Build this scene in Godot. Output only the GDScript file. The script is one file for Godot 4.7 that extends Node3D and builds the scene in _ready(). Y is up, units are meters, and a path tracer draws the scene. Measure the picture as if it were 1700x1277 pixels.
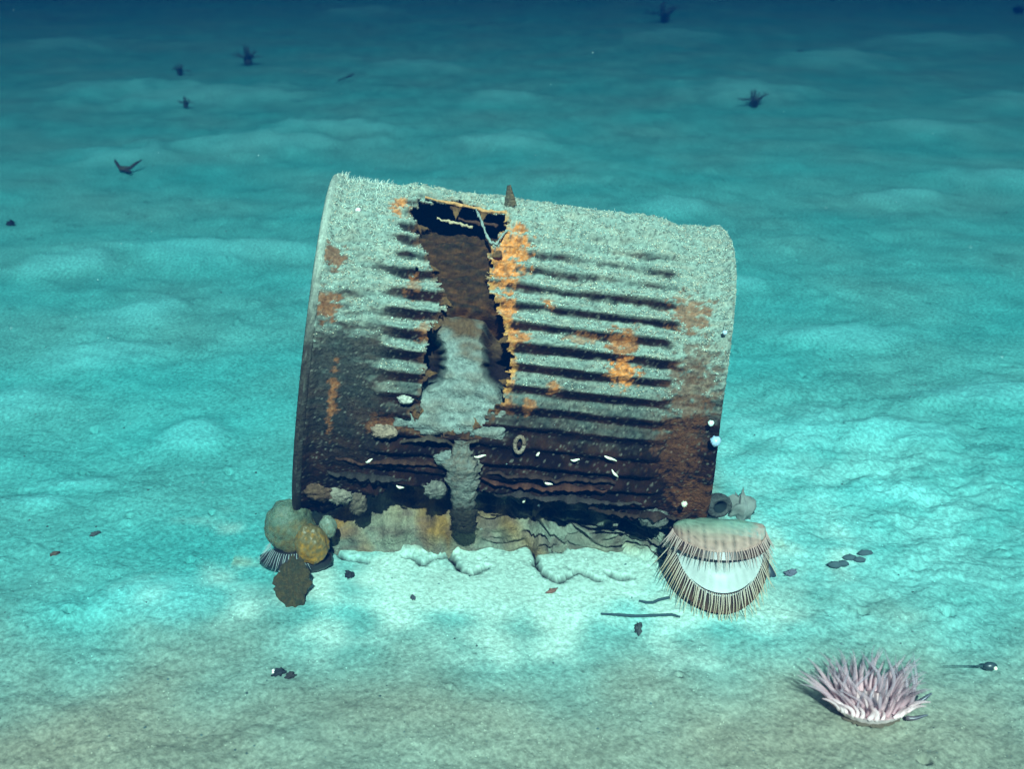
extends Node3D
# A corrugated metal can rusting on a deep sea bed, lit from above through dark blue water.

const CAN_ROLL := -0.1222          # the can's axis dips towards the right
const CAN_AT := Vector3(0.0146, 0.208, 0.0)
const S_LEFT := -0.298
const S_RIGHT := 0.263

var used_names := {}
var broad := FastNoiseLite.new()
var lumpy := FastNoiseLite.new()
var fine := FastNoiseLite.new()
var wander := FastNoiseLite.new()
var rng := RandomNumberGenerator.new()
var M := {}


# ------------------------------------------------------------------ helpers
class Shape:
	var v := PackedVector3Array()
	var c := PackedColorArray()
	var uv := PackedVector2Array()
	var idx := PackedInt32Array()
	var own_normals := PackedVector3Array()

	func quad(a: int, b: int, d: int, e: int) -> void:
		idx.append(a); idx.append(b); idx.append(d)
		idx.append(a); idx.append(d); idx.append(e)

	# a tube along a path, closed by a point at both ends
	func tube(path: Array, radii: Array, sides: int, col: Color, col_end = null) -> void:
		var n := path.size()
		var first := v.size()
		var side := Vector3.UP
		for k in n:
			var along: Vector3 = (path[mini(k + 1, n - 1)] - path[maxi(k - 1, 0)]).normalized()
			if absf(along.dot(side)) > 0.95:
				side = Vector3.RIGHT if absf(along.x) < 0.9 else Vector3.FORWARD
			var a := (side - along * along.dot(side)).normalized()
			side = a
			var b := along.cross(a)
			var r: float = radii[mini(k, radii.size() - 1)]
			var tint: Color = col if col_end == null else col.lerp(col_end, float(k) / (n - 1))
			for s in sides:
				var t := TAU * s / sides
				v.append(path[k] + (a * cos(t) + b * sin(t)) * r)
				c.append(tint)
		for k in n - 1:
			for s in sides:
				var s2 := (s + 1) % sides
				var p := first + k * sides
				quad(p + s, p + sides + s, p + sides + s2, p + s2)
		var e0 := v.size()
		v.append(path[0]); c.append(col)
		v.append(path[n - 1]); c.append(col if col_end == null else col_end)
		for s in sides:
			var s2 := (s + 1) % sides
			idx.append(e0); idx.append(first + s); idx.append(first + s2)
			var q := first + (n - 1) * sides
			idx.append(e0 + 1); idx.append(q + s2); idx.append(q + s)

	# a rounded lump; f(direction) -> radius factor, paint(direction) -> colour
	func lump(centre: Vector3, radii: Vector3, rings: int, segs: int, f: Callable, paint: Callable) -> void:
		var first := v.size()
		for k in rings + 1:
			var la := PI * k / rings
			for s in segs:
				var lo := TAU * s / segs
				var d := Vector3(sin(la) * cos(lo), cos(la), sin(la) * sin(lo))
				v.append(centre + d * radii * float(f.call(d)))
				c.append(paint.call(d))
		for k in rings:
			for s in segs:
				var s2 := (s + 1) % segs
				var p := first + k * segs
				quad(p + s, p + segs + s, p + segs + s2, p + s2)

	# a sheet of nu x nv points: put(i, j) -> [position, colour]
	func sheet(nu: int, nv: int, put: Callable, flip := false) -> void:
		var first := v.size()
		for i in nu:
			for j in nv:
				var pc: Array = put.call(i, j)
				v.append(pc[0]); c.append(pc[1])
		for i in nu - 1:
			for j in nv - 1:
				var p := first + i * nv + j
				if flip:
					quad(p, p + nv, p + nv + 1, p + 1)
				else:
					quad(p, p + 1, p + nv + 1, p + nv)

	func done() -> ArrayMesh:
		var n := own_normals
		if n.is_empty():
			n.resize(v.size())
			for k in range(0, idx.size(), 3):
				var a := idx[k]
				var b := idx[k + 1]
				var d := idx[k + 2]
				var m := (v[d] - v[a]).cross(v[b] - v[a])
				n[a] += m; n[b] += m; n[d] += m
			for k in n.size():
				n[k] = n[k].normalized() if n[k].length_squared() > 0.0 else Vector3.UP
		var arrays := []
		arrays.resize(Mesh.ARRAY_MAX)
		arrays[Mesh.ARRAY_VERTEX] = v
		arrays[Mesh.ARRAY_NORMAL] = n
		arrays[Mesh.ARRAY_COLOR] = c
		arrays[Mesh.ARRAY_INDEX] = idx
		if uv.size() == v.size():
			arrays[Mesh.ARRAY_TEX_UV] = uv
		var m := ArrayMesh.new()
		m.add_surface_from_arrays(Mesh.PRIMITIVE_TRIANGLES, arrays)
		return m


func numbered(called: String) -> String:
	used_names[called] = used_names.get(called, -1) + 1
	return called if used_names[called] == 0 else "%s_%03d" % [called, used_names[called]]


func tag(o: Node3D, label: String, category: String, group := "") -> void:
	o.set_meta("label", label)
	o.set_meta("category", category)
	if group:
		o.set_meta("group", group)


func thing(called: String, label: String, category: String, at := Vector3.ZERO, group := "") -> Node3D:
	var o := Node3D.new()
	o.name = numbered(called)
	o.position = at
	add_child(o, true)
	tag(o, label, category, group)
	return o


func part(called: String, mesh: Mesh, material: Material, parent: Node3D, stuff := false) -> MeshInstance3D:
	var o := MeshInstance3D.new()
	o.mesh = mesh
	o.material_override = material
	var n := 0
	var tried := called
	while parent.has_node(NodePath(tried)):
		n += 1
		tried = "%s_%03d" % [called, n]
	o.name = tried
	if stuff:
		o.set_meta("kind", "stuff")
	parent.add_child(o, true)
	return o


func scatter(called: String, mesh: Mesh, material: Material, parent: Node3D, places: Array, tints: Array) -> void:
	var mm := MultiMesh.new()
	mm.transform_format = MultiMesh.TRANSFORM_3D
	mm.use_colors = true
	mm.mesh = mesh
	mm.instance_count = places.size()
	for k in places.size():
		mm.set_instance_transform(k, places[k])
		mm.set_instance_color(k, tints[k])
	var o := MultiMeshInstance3D.new()
	o.name = called
	o.multimesh = mm
	o.material_override = material
	o.set_meta("kind", "stuff")
	parent.add_child(o, true)


func noise(n: FastNoiseLite, seed_number: int, frequency: float, octaves: int) -> void:
	n.seed = seed_number
	n.noise_type = FastNoiseLite.TYPE_SIMPLEX_SMOOTH
	n.frequency = frequency
	n.fractal_type = FastNoiseLite.FRACTAL_FBM
	n.fractal_octaves = octaves


func lin(r: float, g: float, b: float) -> Color:
	return Color(r, g, b)


func paint(rough: float, specular := 0.3) -> StandardMaterial3D:
	var m := StandardMaterial3D.new()
	m.vertex_color_use_as_albedo = true
	m.cull_mode = BaseMaterial3D.CULL_DISABLED
	m.roughness = rough
	m.metallic_specular = specular
	return m


func grain(seed_number: int, frequency: float, octaves: int, low: Color, high: Color) -> NoiseTexture2D:
	var n := FastNoiseLite.new()
	noise(n, seed_number, frequency, octaves)
	n.fractal_gain = 0.75
	var t := NoiseTexture2D.new()
	t.width = 512
	t.height = 512
	t.seamless = true
	t.noise = n
	var ramp := Gradient.new()
	ramp.set_color(0, low)
	ramp.set_color(1, high)
	t.color_ramp = ramp
	return t


func materials() -> void:
	var sand := paint(1.0, 0.1)
	sand.albedo_texture = grain(11, 0.09, 5, Color(0.62, 0.62, 0.62), Color(1, 1, 1))
	sand.heightmap_enabled = true
	sand.heightmap_texture = grain(12, 0.075, 5, Color(0, 0, 0), Color(1, 1, 1))
	sand.heightmap_scale = 0.15
	M.sand = sand
	var crust := paint(0.95, 0.2)
	crust.uv1_triplanar = true
	crust.uv1_scale = Vector3(6, 6, 6)
	crust.albedo_texture = grain(21, 0.06, 5, Color(0.55, 0.55, 0.55), Color(1, 1, 1))
	crust.heightmap_enabled = true
	crust.heightmap_texture = grain(22, 0.05, 5, Color(0, 0, 0), Color(1, 1, 1))
	crust.heightmap_scale = 0.3
	M.crust = crust
	M.plain = paint(0.9, 0.25)
	var flesh := paint(0.45, 0.4)
	flesh.backlight_enabled = true
	flesh.backlight = Color(0.45, 0.45, 0.45)
	M.flesh = flesh
	var sheer := paint(0.5, 0.3)
	sheer.transparency = BaseMaterial3D.TRANSPARENCY_ALPHA
	sheer.albedo_color = Color(1, 1, 1, 0.8)
	sheer.backlight_enabled = true
	sheer.backlight = Color(0.4, 0.4, 0.4)
	M.sheer = sheer
	M.wet = paint(0.35, 0.5)
	M.shell = paint(0.3, 0.6)


# ------------------------------------------------------------------ the sea bed
# low mounds: x, z, half width, half depth, height
var mounds := [
	[-0.82, -0.75, 0.10, 0.12, 0.022], [-0.83, -0.52, 0.14, 0.10, 0.024], [-0.56, -0.16, 0.07, 0.07, 0.030],
	[-0.91, -0.34, 0.10, 0.08, 0.015], [-2.52, -4.82, 0.30, 0.3, 0.07], [-0.02, -2.46, 0.18, 0.16, 0.04],
	[1.01, -3.40, 0.30, 0.28, 0.08], [0.46, -1.2, 0.14, 0.12, 0.03], [1.57, -2.66, 0.22, 0.15, 0.045],
	[0.94, -5.17, 0.3, 0.3, 0.06], [-0.03, -3.26, 0.22, 0.2, 0.05], [-1.33, -2.2, 0.2, 0.16, 0.045],
	[0.70, -0.63, 0.16, 0.08, 0.018], [0.47, -0.19, 0.16, 0.10, 0.022], [0.42, -0.08, 0.08, 0.06, 0.015],
	[0.66, -0.17, 0.12, 0.06, 0.02], [0.58, 0.01, 0.1, 0.04, 0.015], [1.62, -4.3, 0.3, 0.25, 0.07],
	[1.17, -1.71, 0.16, 0.10, 0.045], [1.5, -1.92, 0.2, 0.12, 0.05], [-0.66, -2.66, 0.3, 0.14, 0.04],
	[-0.86, -2.42, 0.4, 0.18, 0.05], [-0.77, -1.2, 0.3, 0.12, 0.03], [-1.34, -3.32, 0.5, 0.25, 0.07],
	[-1.8, -3.46, 0.3, 0.2, 0.05], [-0.45, -4.11, 0.3, 0.2, 0.05], [-1.01, -6.33, 0.3, 0.3, 0.08],
	[-0.7, -0.02, 0.1, 0.03, 0.012], [-0.75, 0.03, 0.08, 0.03, 0.01], [-0.47, 0.3, 0.16, 0.06, 0.012],
	[0.45, -1.61, 0.16, 0.12, 0.035], [-0.4, -0.9, 0.12, 0.08, 0.02], [0.5, -0.95, 0.12, 0.06, 0.02],
	[0.9, -0.35, 0.14, 0.07, 0.02], [-1.1, -1.1, 0.16, 0.1, 0.03], [2.2, -3.2, 0.3, 0.2, 0.06], [2.4, -4.9, 0.4, 0.3, 0.08],
]
var shelf_edge := [-0.36, 0.20, -0.312, 0.215, -0.268, 0.163, -0.247, 0.158, -0.219, 0.162, -0.175, 0.167, -0.131, 0.173, -0.091, 0.179, -0.048, 0.154, -0.018, 0.131, 0.011, 0.121, 0.033, 0.178, 0.061, 0.173, 0.097, 0.159, 0.132, 0.154, 0.174, 0.175, 0.215, 0.198, 0.262, 0.215, 0.36, 0.16]
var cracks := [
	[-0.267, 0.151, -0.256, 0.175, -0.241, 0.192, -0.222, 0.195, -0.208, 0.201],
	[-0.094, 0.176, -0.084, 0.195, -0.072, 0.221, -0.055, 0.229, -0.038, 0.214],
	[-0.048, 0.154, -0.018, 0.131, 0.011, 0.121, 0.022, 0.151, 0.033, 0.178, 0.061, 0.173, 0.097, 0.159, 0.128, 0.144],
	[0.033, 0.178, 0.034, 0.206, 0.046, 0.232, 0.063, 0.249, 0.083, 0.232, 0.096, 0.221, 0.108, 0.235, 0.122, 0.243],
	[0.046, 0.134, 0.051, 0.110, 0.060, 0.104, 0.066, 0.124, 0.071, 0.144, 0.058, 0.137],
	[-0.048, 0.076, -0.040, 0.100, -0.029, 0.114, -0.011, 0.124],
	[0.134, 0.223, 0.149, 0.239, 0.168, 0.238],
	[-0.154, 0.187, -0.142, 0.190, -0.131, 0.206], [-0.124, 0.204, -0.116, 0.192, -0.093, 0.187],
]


func edge_z(x: float) -> float:
	for k in range(0, shelf_edge.size() - 2, 2):
		if x <= shelf_edge[k + 2]:
			return lerpf(shelf_edge[k + 1], shelf_edge[k + 3], clampf((x - shelf_edge[k]) / (shelf_edge[k + 2] - shelf_edge[k]), 0, 1))
	return shelf_edge[-1]


func in_shelf(x: float, z: float) -> float:
	var e := edge_z(x) + 0.006 * fine.get_noise_2d(x * 55.0, 7.0)
	return smoothstep(e + 0.006, e - 0.006, z) * smoothstep(-0.36, -0.30, x) * smoothstep(0.36, 0.29, x) * smoothstep(-0.3, -0.2, z)


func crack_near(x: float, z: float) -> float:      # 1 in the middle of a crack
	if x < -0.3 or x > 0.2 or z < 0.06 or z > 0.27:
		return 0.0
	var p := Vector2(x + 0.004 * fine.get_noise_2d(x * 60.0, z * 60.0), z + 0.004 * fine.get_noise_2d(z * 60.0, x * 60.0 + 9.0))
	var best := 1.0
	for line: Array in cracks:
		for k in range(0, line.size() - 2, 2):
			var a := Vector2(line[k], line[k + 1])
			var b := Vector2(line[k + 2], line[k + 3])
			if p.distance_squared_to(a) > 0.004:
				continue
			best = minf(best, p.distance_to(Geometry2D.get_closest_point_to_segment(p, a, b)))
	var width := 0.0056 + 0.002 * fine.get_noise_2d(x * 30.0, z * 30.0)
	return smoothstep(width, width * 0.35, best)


func ground(x: float, z: float) -> float:
	var away := Vector2(x, z - 1.5).length()
	var far := clampf((away - 1.2) / 4.0, 0.0, 1.0)
	var h := (0.012 + 0.006 * far) * broad.get_noise_2d(x * 0.55 + z * 0.2, z)
	h += (0.006 + 0.004 * far) * lumpy.get_noise_2d(x - 0.35 * z, z * 1.5)
	var rough := smoothstep(0.9, 0.15, Vector2(x - 0.45, (z + 0.05) * 1.4).length())     # churned silt beside the can
	h += (0.0042 + 0.007 * rough) * fine.get_noise_2d(x * 9.0 + z * 3.0, z * 11.0)
	if away < 5.0:
		h += (0.0022 + 0.0022 * rough) * fine.get_noise_2d(x * 34.0, z * 38.0)
	for m: Array in mounds:
		var dx: float = (x - m[0]) / m[2]
		if absf(dx) > 2.2:
			continue
		var dz: float = (z - m[1]) / m[3]
		if absf(dz) > 2.2:
			continue
		var w := wander.get_noise_2d(x * 5.0, z * 5.0) * 0.5
		h += (m[4] * 0.6 if m[4] < 0.03 else 0.018 + (m[4] - 0.03) * 0.3) * smoothstep(1.35, 0.25, sqrt(dx * dx + dz * dz) + w)
	if away < 3.2:      # burrow mouths, one in some of the 13 cm squares
		var cell := Vector2(floorf(x / 0.13), floorf(z / 0.13))
		var pick := fposmod(sin(cell.dot(Vector2(12.9898, 78.233))) * 43758.5453, 1.0)
		if pick > 0.62:
			var at := (cell + Vector2(0.3 + 0.4 * fposmod(pick * 77.7, 1.0), 0.3 + 0.4 * fposmod(pick * 191.3, 1.0))) * 0.13
			var away_from := Vector2(x, z).distance_to(at) / (0.35 + 0.8 * fposmod(pick * 37.1, 1.0))
			h += 0.005 * smoothstep(0.026, 0.010, away_from) - 0.016 * smoothstep(0.0085, 0.003, away_from)
	if away < 2.2:
		h = lerpf(h, h * 0.3, smoothstep(0.75, 0.3, Vector2(x, z).length()))
		if absf(x) < 0.4 and z < 0.32 and z > -0.4:
			var s := in_shelf(x, z)
			h += s * (0.010 + 0.007 * fine.get_noise_2d(x * 14.0, z * 14.0))
			h -= 0.011 * crack_near(x, z)
	return h


func ground_colour(x: float, z: float) -> Color:
	var a := 0.5 + 0.5 * wander.get_noise_2d(x * 1.6, z * 2.2)
	var b := 0.5 + 0.5 * fine.get_noise_2d(x * 5.0 + 40.0, z * 6.0)
	var pale := lin(0.08, 0.52, 0.49)
	var grey := lin(0.40, 0.35, 0.25)
	var silt := smoothstep(0.18, 0.60, z + 0.12 * wander.get_noise_2d(x * 3.0, z * 3.0 + 50.0))   # painted greyer towards the front, for weaker light and less water tint
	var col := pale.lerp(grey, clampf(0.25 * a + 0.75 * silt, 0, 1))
	var c := 0.5 + 0.5 * fine.get_noise_2d(x * 17.0 + z * 6.0, z * 21.0)
	col = col * (0.70 + 0.22 * b + 0.28 * c)
	var churned := smoothstep(0.62, 0.1, Vector2(x * 0.8 - 0.24, z - 0.12).length())       # whiter silt stirred up round the can, painted brighter still as lit ground
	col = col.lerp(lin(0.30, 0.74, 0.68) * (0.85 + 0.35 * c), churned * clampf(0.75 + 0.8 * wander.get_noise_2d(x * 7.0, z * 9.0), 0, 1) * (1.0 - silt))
	var light_pool := smoothstep(1.1, 0.4, Vector2((x - 0.03) / 0.46, (z - 0.22) / 0.2).length() + 0.5 * wander.get_noise_2d(x * 8.0, z * 8.0))     # pool of light painted almost white before the can
	col = col.lerp(lin(0.66, 0.90, 0.76) * (0.90 + 0.2 * c), 0.9 * light_pool)
	var speck := fine.get_noise_2d(x * 120.0, z * 120.0)
	if z > -2.0 and speck > 0.42:
		col = col * (1.0 - 1.2 * (speck - 0.42))
	col = col * (0.92 + 0.06 * wander.get_noise_2d(x * 2.6 + z, z * 2.4 + 11.0) + 0.14 * fine.get_noise_2d(x * 7.0 + 8.0, z * 4.5))
	var mound := 0.0
	for m: Array in mounds:
		var dx: float = (x - m[0]) / m[2]
		var dz: float = (z - m[1]) / m[3]
		if absf(dx) < 1.3 and absf(dz) < 1.3:
			mound = maxf(mound, smoothstep(1.2, 0.2, sqrt(dx * dx + dz * dz) + 0.5 * wander.get_noise_2d(x * 5.0, z * 5.0)))
	col = col.lerp(lin(0.24, 0.80, 0.77), 0.4 * mound)  # mound tops painted paler, as if catching more light
	if absf(x) < 0.4 and z < 0.32 and z > -0.4:
		var s := in_shelf(x, z)
		var stain := clampf(0.5 + 0.9 * wander.get_noise_2d(x * 9.0 + 3.0, z * 9.0), 0, 1)
		var mud := lin(0.26, 0.30, 0.22).lerp(lin(0.34, 0.21, 0.08), stain * smoothstep(0.16, -0.15, x))
		col = col.lerp(mud * (0.6 + 0.8 * c), 0.9 * s)
		var e := absf(z - edge_z(x))
		if e < 0.03:
			col = col.lerp(lin(0.5, 0.42, 0.2), 0.35 * smoothstep(0.02, 0.004, e) * stain)
		col = col.lerp(lin(0.012, 0.014, 0.014), crack_near(x, z))  # shade inside the cracks painted near black
	col.a = 1.0
	return col


func spread_axis(dense_from: float, dense_to: float, step: float, low: float, high: float, growth: float) -> PackedFloat32Array:
	var down := []
	var p := dense_from
	var d := step
	while p > low:
		p -= d
		d *= growth
		down.append(p)
	down.reverse()
	var out := PackedFloat32Array(down)
	p = dense_from
	while p < dense_to:
		out.append(p)
		p += step
	d = step
	while p < high:
		out.append(p)
		p += d
		d *= growth
	return out


func build_seabed() -> void:
	var xs := spread_axis(-0.6, 0.6, 0.0036, -14.0, 14.0, 1.032)
	var zs := spread_axis(0.0, 0.62, 0.0036, -26.0, 1.6, 1.0125)
	var nx := xs.size()
	var nz := zs.size()
	var s := Shape.new()
	s.v.resize(nx * nz)
	s.c.resize(nx * nz)
	s.uv.resize(nx * nz)
	for j in nz:
		for i in nx:
			var k := j * nx + i
			s.v[k] = Vector3(xs[i], ground(xs[i], zs[j]), zs[j])
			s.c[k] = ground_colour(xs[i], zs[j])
			s.uv[k] = Vector2(xs[i], zs[j]) / 0.47
	s.idx.resize((nx - 1) * (nz - 1) * 6)
	var q := 0
	for j in nz - 1:
		for i in nx - 1:
			var p := j * nx + i
			s.idx[q] = p; s.idx[q + 1] = p + 1; s.idx[q + 2] = p + nx + 1
			s.idx[q + 3] = p; s.idx[q + 4] = p + nx + 1; s.idx[q + 5] = p + nx
			q += 6
	var o := part("seabed", s.done(), M.sand, self)
	o.set_meta("kind", "structure")


func build_mud_bank() -> void:
	# brown mud that swells out from under the can
	var bank := Shape.new()
	bank.sheet(210, 64, func(i: int, j: int) -> Array:
		var u := i / 209.0
		var x := lerpf(-0.285, 0.235, u)
		var w := j / 63.0
		var ends := pow(sin(PI * clampf(u, 0.0, 1.0)), 0.35)
		var lobes := 0.5 + 0.9 * wander.get_noise_1d(x * 16.0 + 2.0)
		var front := maxf(edge_z(x) - 0.004, 0.168) + 0.012 * lobes + 0.003 * fine.get_noise_1d(x * 60.0)
		var high := (0.080 + 0.026 * lobes - 0.014 * smoothstep(0.0, 0.2, x)) * ends
		var a := w * PI * 0.5
		var fold := 0.012 * sin(x * 60.0 + 9.0 * wander.get_noise_2d(x * 8.0, w * 3.0) + w * 9.0) * smoothstep(-0.08, 0.0, x) * sin(w * PI)
		var p := Vector3(x, -0.004 + high * sin(a) + ground(x, front) * (1.0 - w), front - 0.075 * (1.0 - cos(a)) * ends + fold)
		var n := fine.get_noise_3d(p.x * 26.0, p.y * 26.0, p.z * 26.0)
		var m := wander.get_noise_3d(p.x * 14.0, p.y * 14.0, p.z * 14.0)
		p += Vector3(0, 0.6, 0.8) * (0.007 * n + 0.010 * m) * smoothstep(0.0, 0.15, w)
		var gold := clampf(0.35 + 1.3 * wander.get_noise_2d(x * 11.0 + 60.0, w * 1.4), 0, 1) * smoothstep(0.2, -0.08, x)
		var col := lin(0.27, 0.31, 0.23).lerp(lin(0.36, 0.20, 0.06), maxf(gold, 0.75 * bump_at(x, -0.16, 0.05) * w))
		col = col.lerp(lin(0.16, 0.11, 0.085), clampf(0.3 + 1.6 * wander.get_noise_2d(x * 22.0, w * 5.0), 0, 1) * 0.6) * (1.0 + 0.5 * n)
		col.a = 1.0
		return [p, col])
	var o := part("mud_bank", bank.done(), M.crust, self)
	o.set_meta("kind", "structure")


# ------------------------------------------------------------------ the can
# the torn hole, along the axis and round it in degrees (0 towards the viewer, 90 up)
var hole := PackedVector2Array([
	Vector2(-0.196, 77.6), Vector2(-0.176, 72.5), Vector2(-0.182, 66.2), Vector2(-0.162, 60.2), Vector2(-0.148, 51.1), Vector2(-0.129, 45.6), Vector2(-0.122, 40.4), Vector2(-0.133, 36.0),
	Vector2(-0.144, 31.2), Vector2(-0.144, 23.3), Vector2(-0.143, 14.4), Vector2(-0.145, 9.8), Vector2(-0.161, 5.6), Vector2(-0.156, 2.8), Vector2(-0.139, 2.1), Vector2(-0.13, 0.6),
	Vector2(-0.099, 2.8), Vector2(-0.081, 3.9), Vector2(-0.073, 2.7), Vector2(-0.064, 4.3), Vector2(-0.054, 7.5), Vector2(-0.045, 12.4), Vector2(-0.033, 17.2), Vector2(-0.031, 24.4),
	Vector2(-0.036, 31.3), Vector2(-0.05, 38.3), Vector2(-0.062, 44.6), Vector2(-0.073, 50.3), Vector2(-0.071, 56.9), Vector2(-0.077, 61.5), Vector2(-0.066, 67.3), Vector2(-0.054, 74.0),
	Vector2(-0.049, 80.0), Vector2(-0.058, 84.1), Vector2(-0.096, 87.4), Vector2(-0.156, 87.3)])
# bare rust showing through the silt: along, degrees, reach along, reach in degrees, strength, orange or brown
var rust := [
	[-0.043, 66.0, 0.022, 10.0, 1.0, 1.0], [-0.052, 58.0, 0.022, 9.0, 1.0, 1.0], [-0.043, 41.0, 0.012, 5.0, 0.9, 1.0], [-0.034, 33.0, 0.010, 5.0, 0.9, 1.0], [-0.03, 24.0, 0.007, 8.0, 0.7, 1.0],
	[0.121, 27.5, 0.018, 4.0, 1.0, 1.0], [0.115, 36.0, 0.02, 4.5, 0.9, 0.45], [0.011, 46.0, 0.007, 2.0, 0.9, 0.7], [-0.018, 34.5, 0.010, 1.8, 0.9, 0.8], [0.205, 48.5, 0.026, 6.0, 0.75, 0.25],
	[0.222, 24.0, 0.03, 14.0, 0.6, 0.08], [0.21, 5.0, 0.03, 12.0, 0.5, 0.1], [-0.262, 9.5, 0.006, 9.0, 0.7, 0.35], [-0.285, 53.0, 0.02, 3.5, 0.85, 0.15], [-0.284, 37.0, 0.016, 4.0, 0.9, 0.2],
	[-0.205, 79.0, 0.012, 5.0, 0.9, 0.8], [-0.172, 47.0, 0.010, 3.0, 0.5, 0.6], [-0.15, 33.0, 0.008, 3.0, 0.5, 0.6], [0.03, 20.0, 0.008, 2.0, 0.8, 0.7], [0.00, 14.0, 0.008, 2.5, 0.7, 0.6],
	[0.06, 36.0, 0.02, 2.0, 0.5, 0.6], [-0.03, 13.0, 0.015, 3.0, 0.5, 0.3], [-0.19, 3.0, 0.02, 3.0, 0.6, 0.2], [0.24, -14.0, 0.03, 8.0, 0.5, 0.2],
]
var grooves := 57.0


func can_point(s: float, degrees: float, r: float) -> Vector3:      # in the can's own axes
	var a := deg_to_rad(degrees)
	var dent := 0.0            # the ends are knocked a little out of true
	if s > 0.0:
		dent = smoothstep(0.0, 0.26, s) * (-0.010 + (0.016 * smoothstep(20.0, 85.0, degrees) if degrees > 20.0 else 0.014 * smoothstep(20.0, -30.0, degrees)))
	else:
		dent = smoothstep(0.0, -0.29, s) * 0.010 * maxf(0.0, cos(deg_to_rad((degrees - 28.0) * 1.3)))
	return Vector3(s + dent, r * sin(a), r * cos(a))


func can_world(s: float, degrees: float, r: float) -> Vector3:
	return CAN_AT + can_point(s, degrees, r).rotated(Vector3.BACK, CAN_ROLL)


func bump_at(x: float, at: float, width: float) -> float:
	return exp(-pow((x - at) / width, 2.0))


func can_radius(s: float, degrees: float) -> float:
	var r := lerpf(0.2490, 0.2410, (s - S_LEFT) / (S_RIGHT - S_LEFT))
	r += 0.007 * bump_at(s, S_LEFT + 0.006, 0.006) + 0.004 * bump_at(s, -0.262, 0.006) + 0.002 * bump_at(s, -0.235, 0.01)
	r += 0.006 * bump_at(s, S_RIGHT - 0.006, 0.006) - 0.003 * bump_at(s, 0.2, 0.012)
	var w := smoothstep(-0.215, -0.19, s + 0.010 * wander.get_noise_1d(degrees * 0.22)) * smoothstep(0.200, 0.176, s + 0.010 * wander.get_noise_1d(degrees * 0.2 + 40.0))
	if w > 0.0:
		var wave := sin(deg_to_rad(degrees) * grooves + 0.6)
		r += 0.0050 * w * (wave + 0.25 * absf(wave))
	r += 0.006 * broad.get_noise_2d(s * 5.0, degrees * 0.05) * smoothstep(0.0, 0.04, s - S_LEFT) * smoothstep(0.0, 0.04, S_RIGHT - s)
	return r


func silt_at(s: float, degrees: float, up: float) -> float:
	var lower := lerpf(0.56, 0.26, smoothstep(-0.22, -0.05, s)) + 0.12 * smoothstep(0.17, 0.24, s)
	var n := 0.22 * fine.get_noise_2d(s * 40.0, degrees * 0.7) + 0.2 * wander.get_noise_2d(s * 9.0, degrees * 0.12)
	return maxf(smoothstep(lower - 0.30, lower + 0.28, up + n) * smoothstep(4.0, 40.0, degrees + 20.0 * n + 4.0), 0.14 * smoothstep(-0.17, -0.22, s) * smoothstep(-25.0, 35.0, degrees + 30.0 * n))


func rust_at(t: float, d: float) -> Vector2:      # how bare, how orange
	var most := Vector2.ZERO
	for k: Array in rust:
		var dx: float = (t - k[0]) / k[2]
		if absf(dx) > 2.0:
			continue
		var dd: float = (d - k[1]) / k[3]
		if absf(dd) > 2.0:
			continue
		var n := 0.8 * fine.get_noise_2d(t * 60.0, d * 0.42) + 0.7 * wander.get_noise_2d(t * 45.0, d * 0.35) + 0.5 * fine.get_noise_2d(t * 190.0, d * 1.2)
		var w: float = k[4] * smoothstep(1.2, 0.75, sqrt(dx * dx + dd * dd) + n)
		if w > most.x:
			most = Vector2(w, k[5])
	return most


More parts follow.
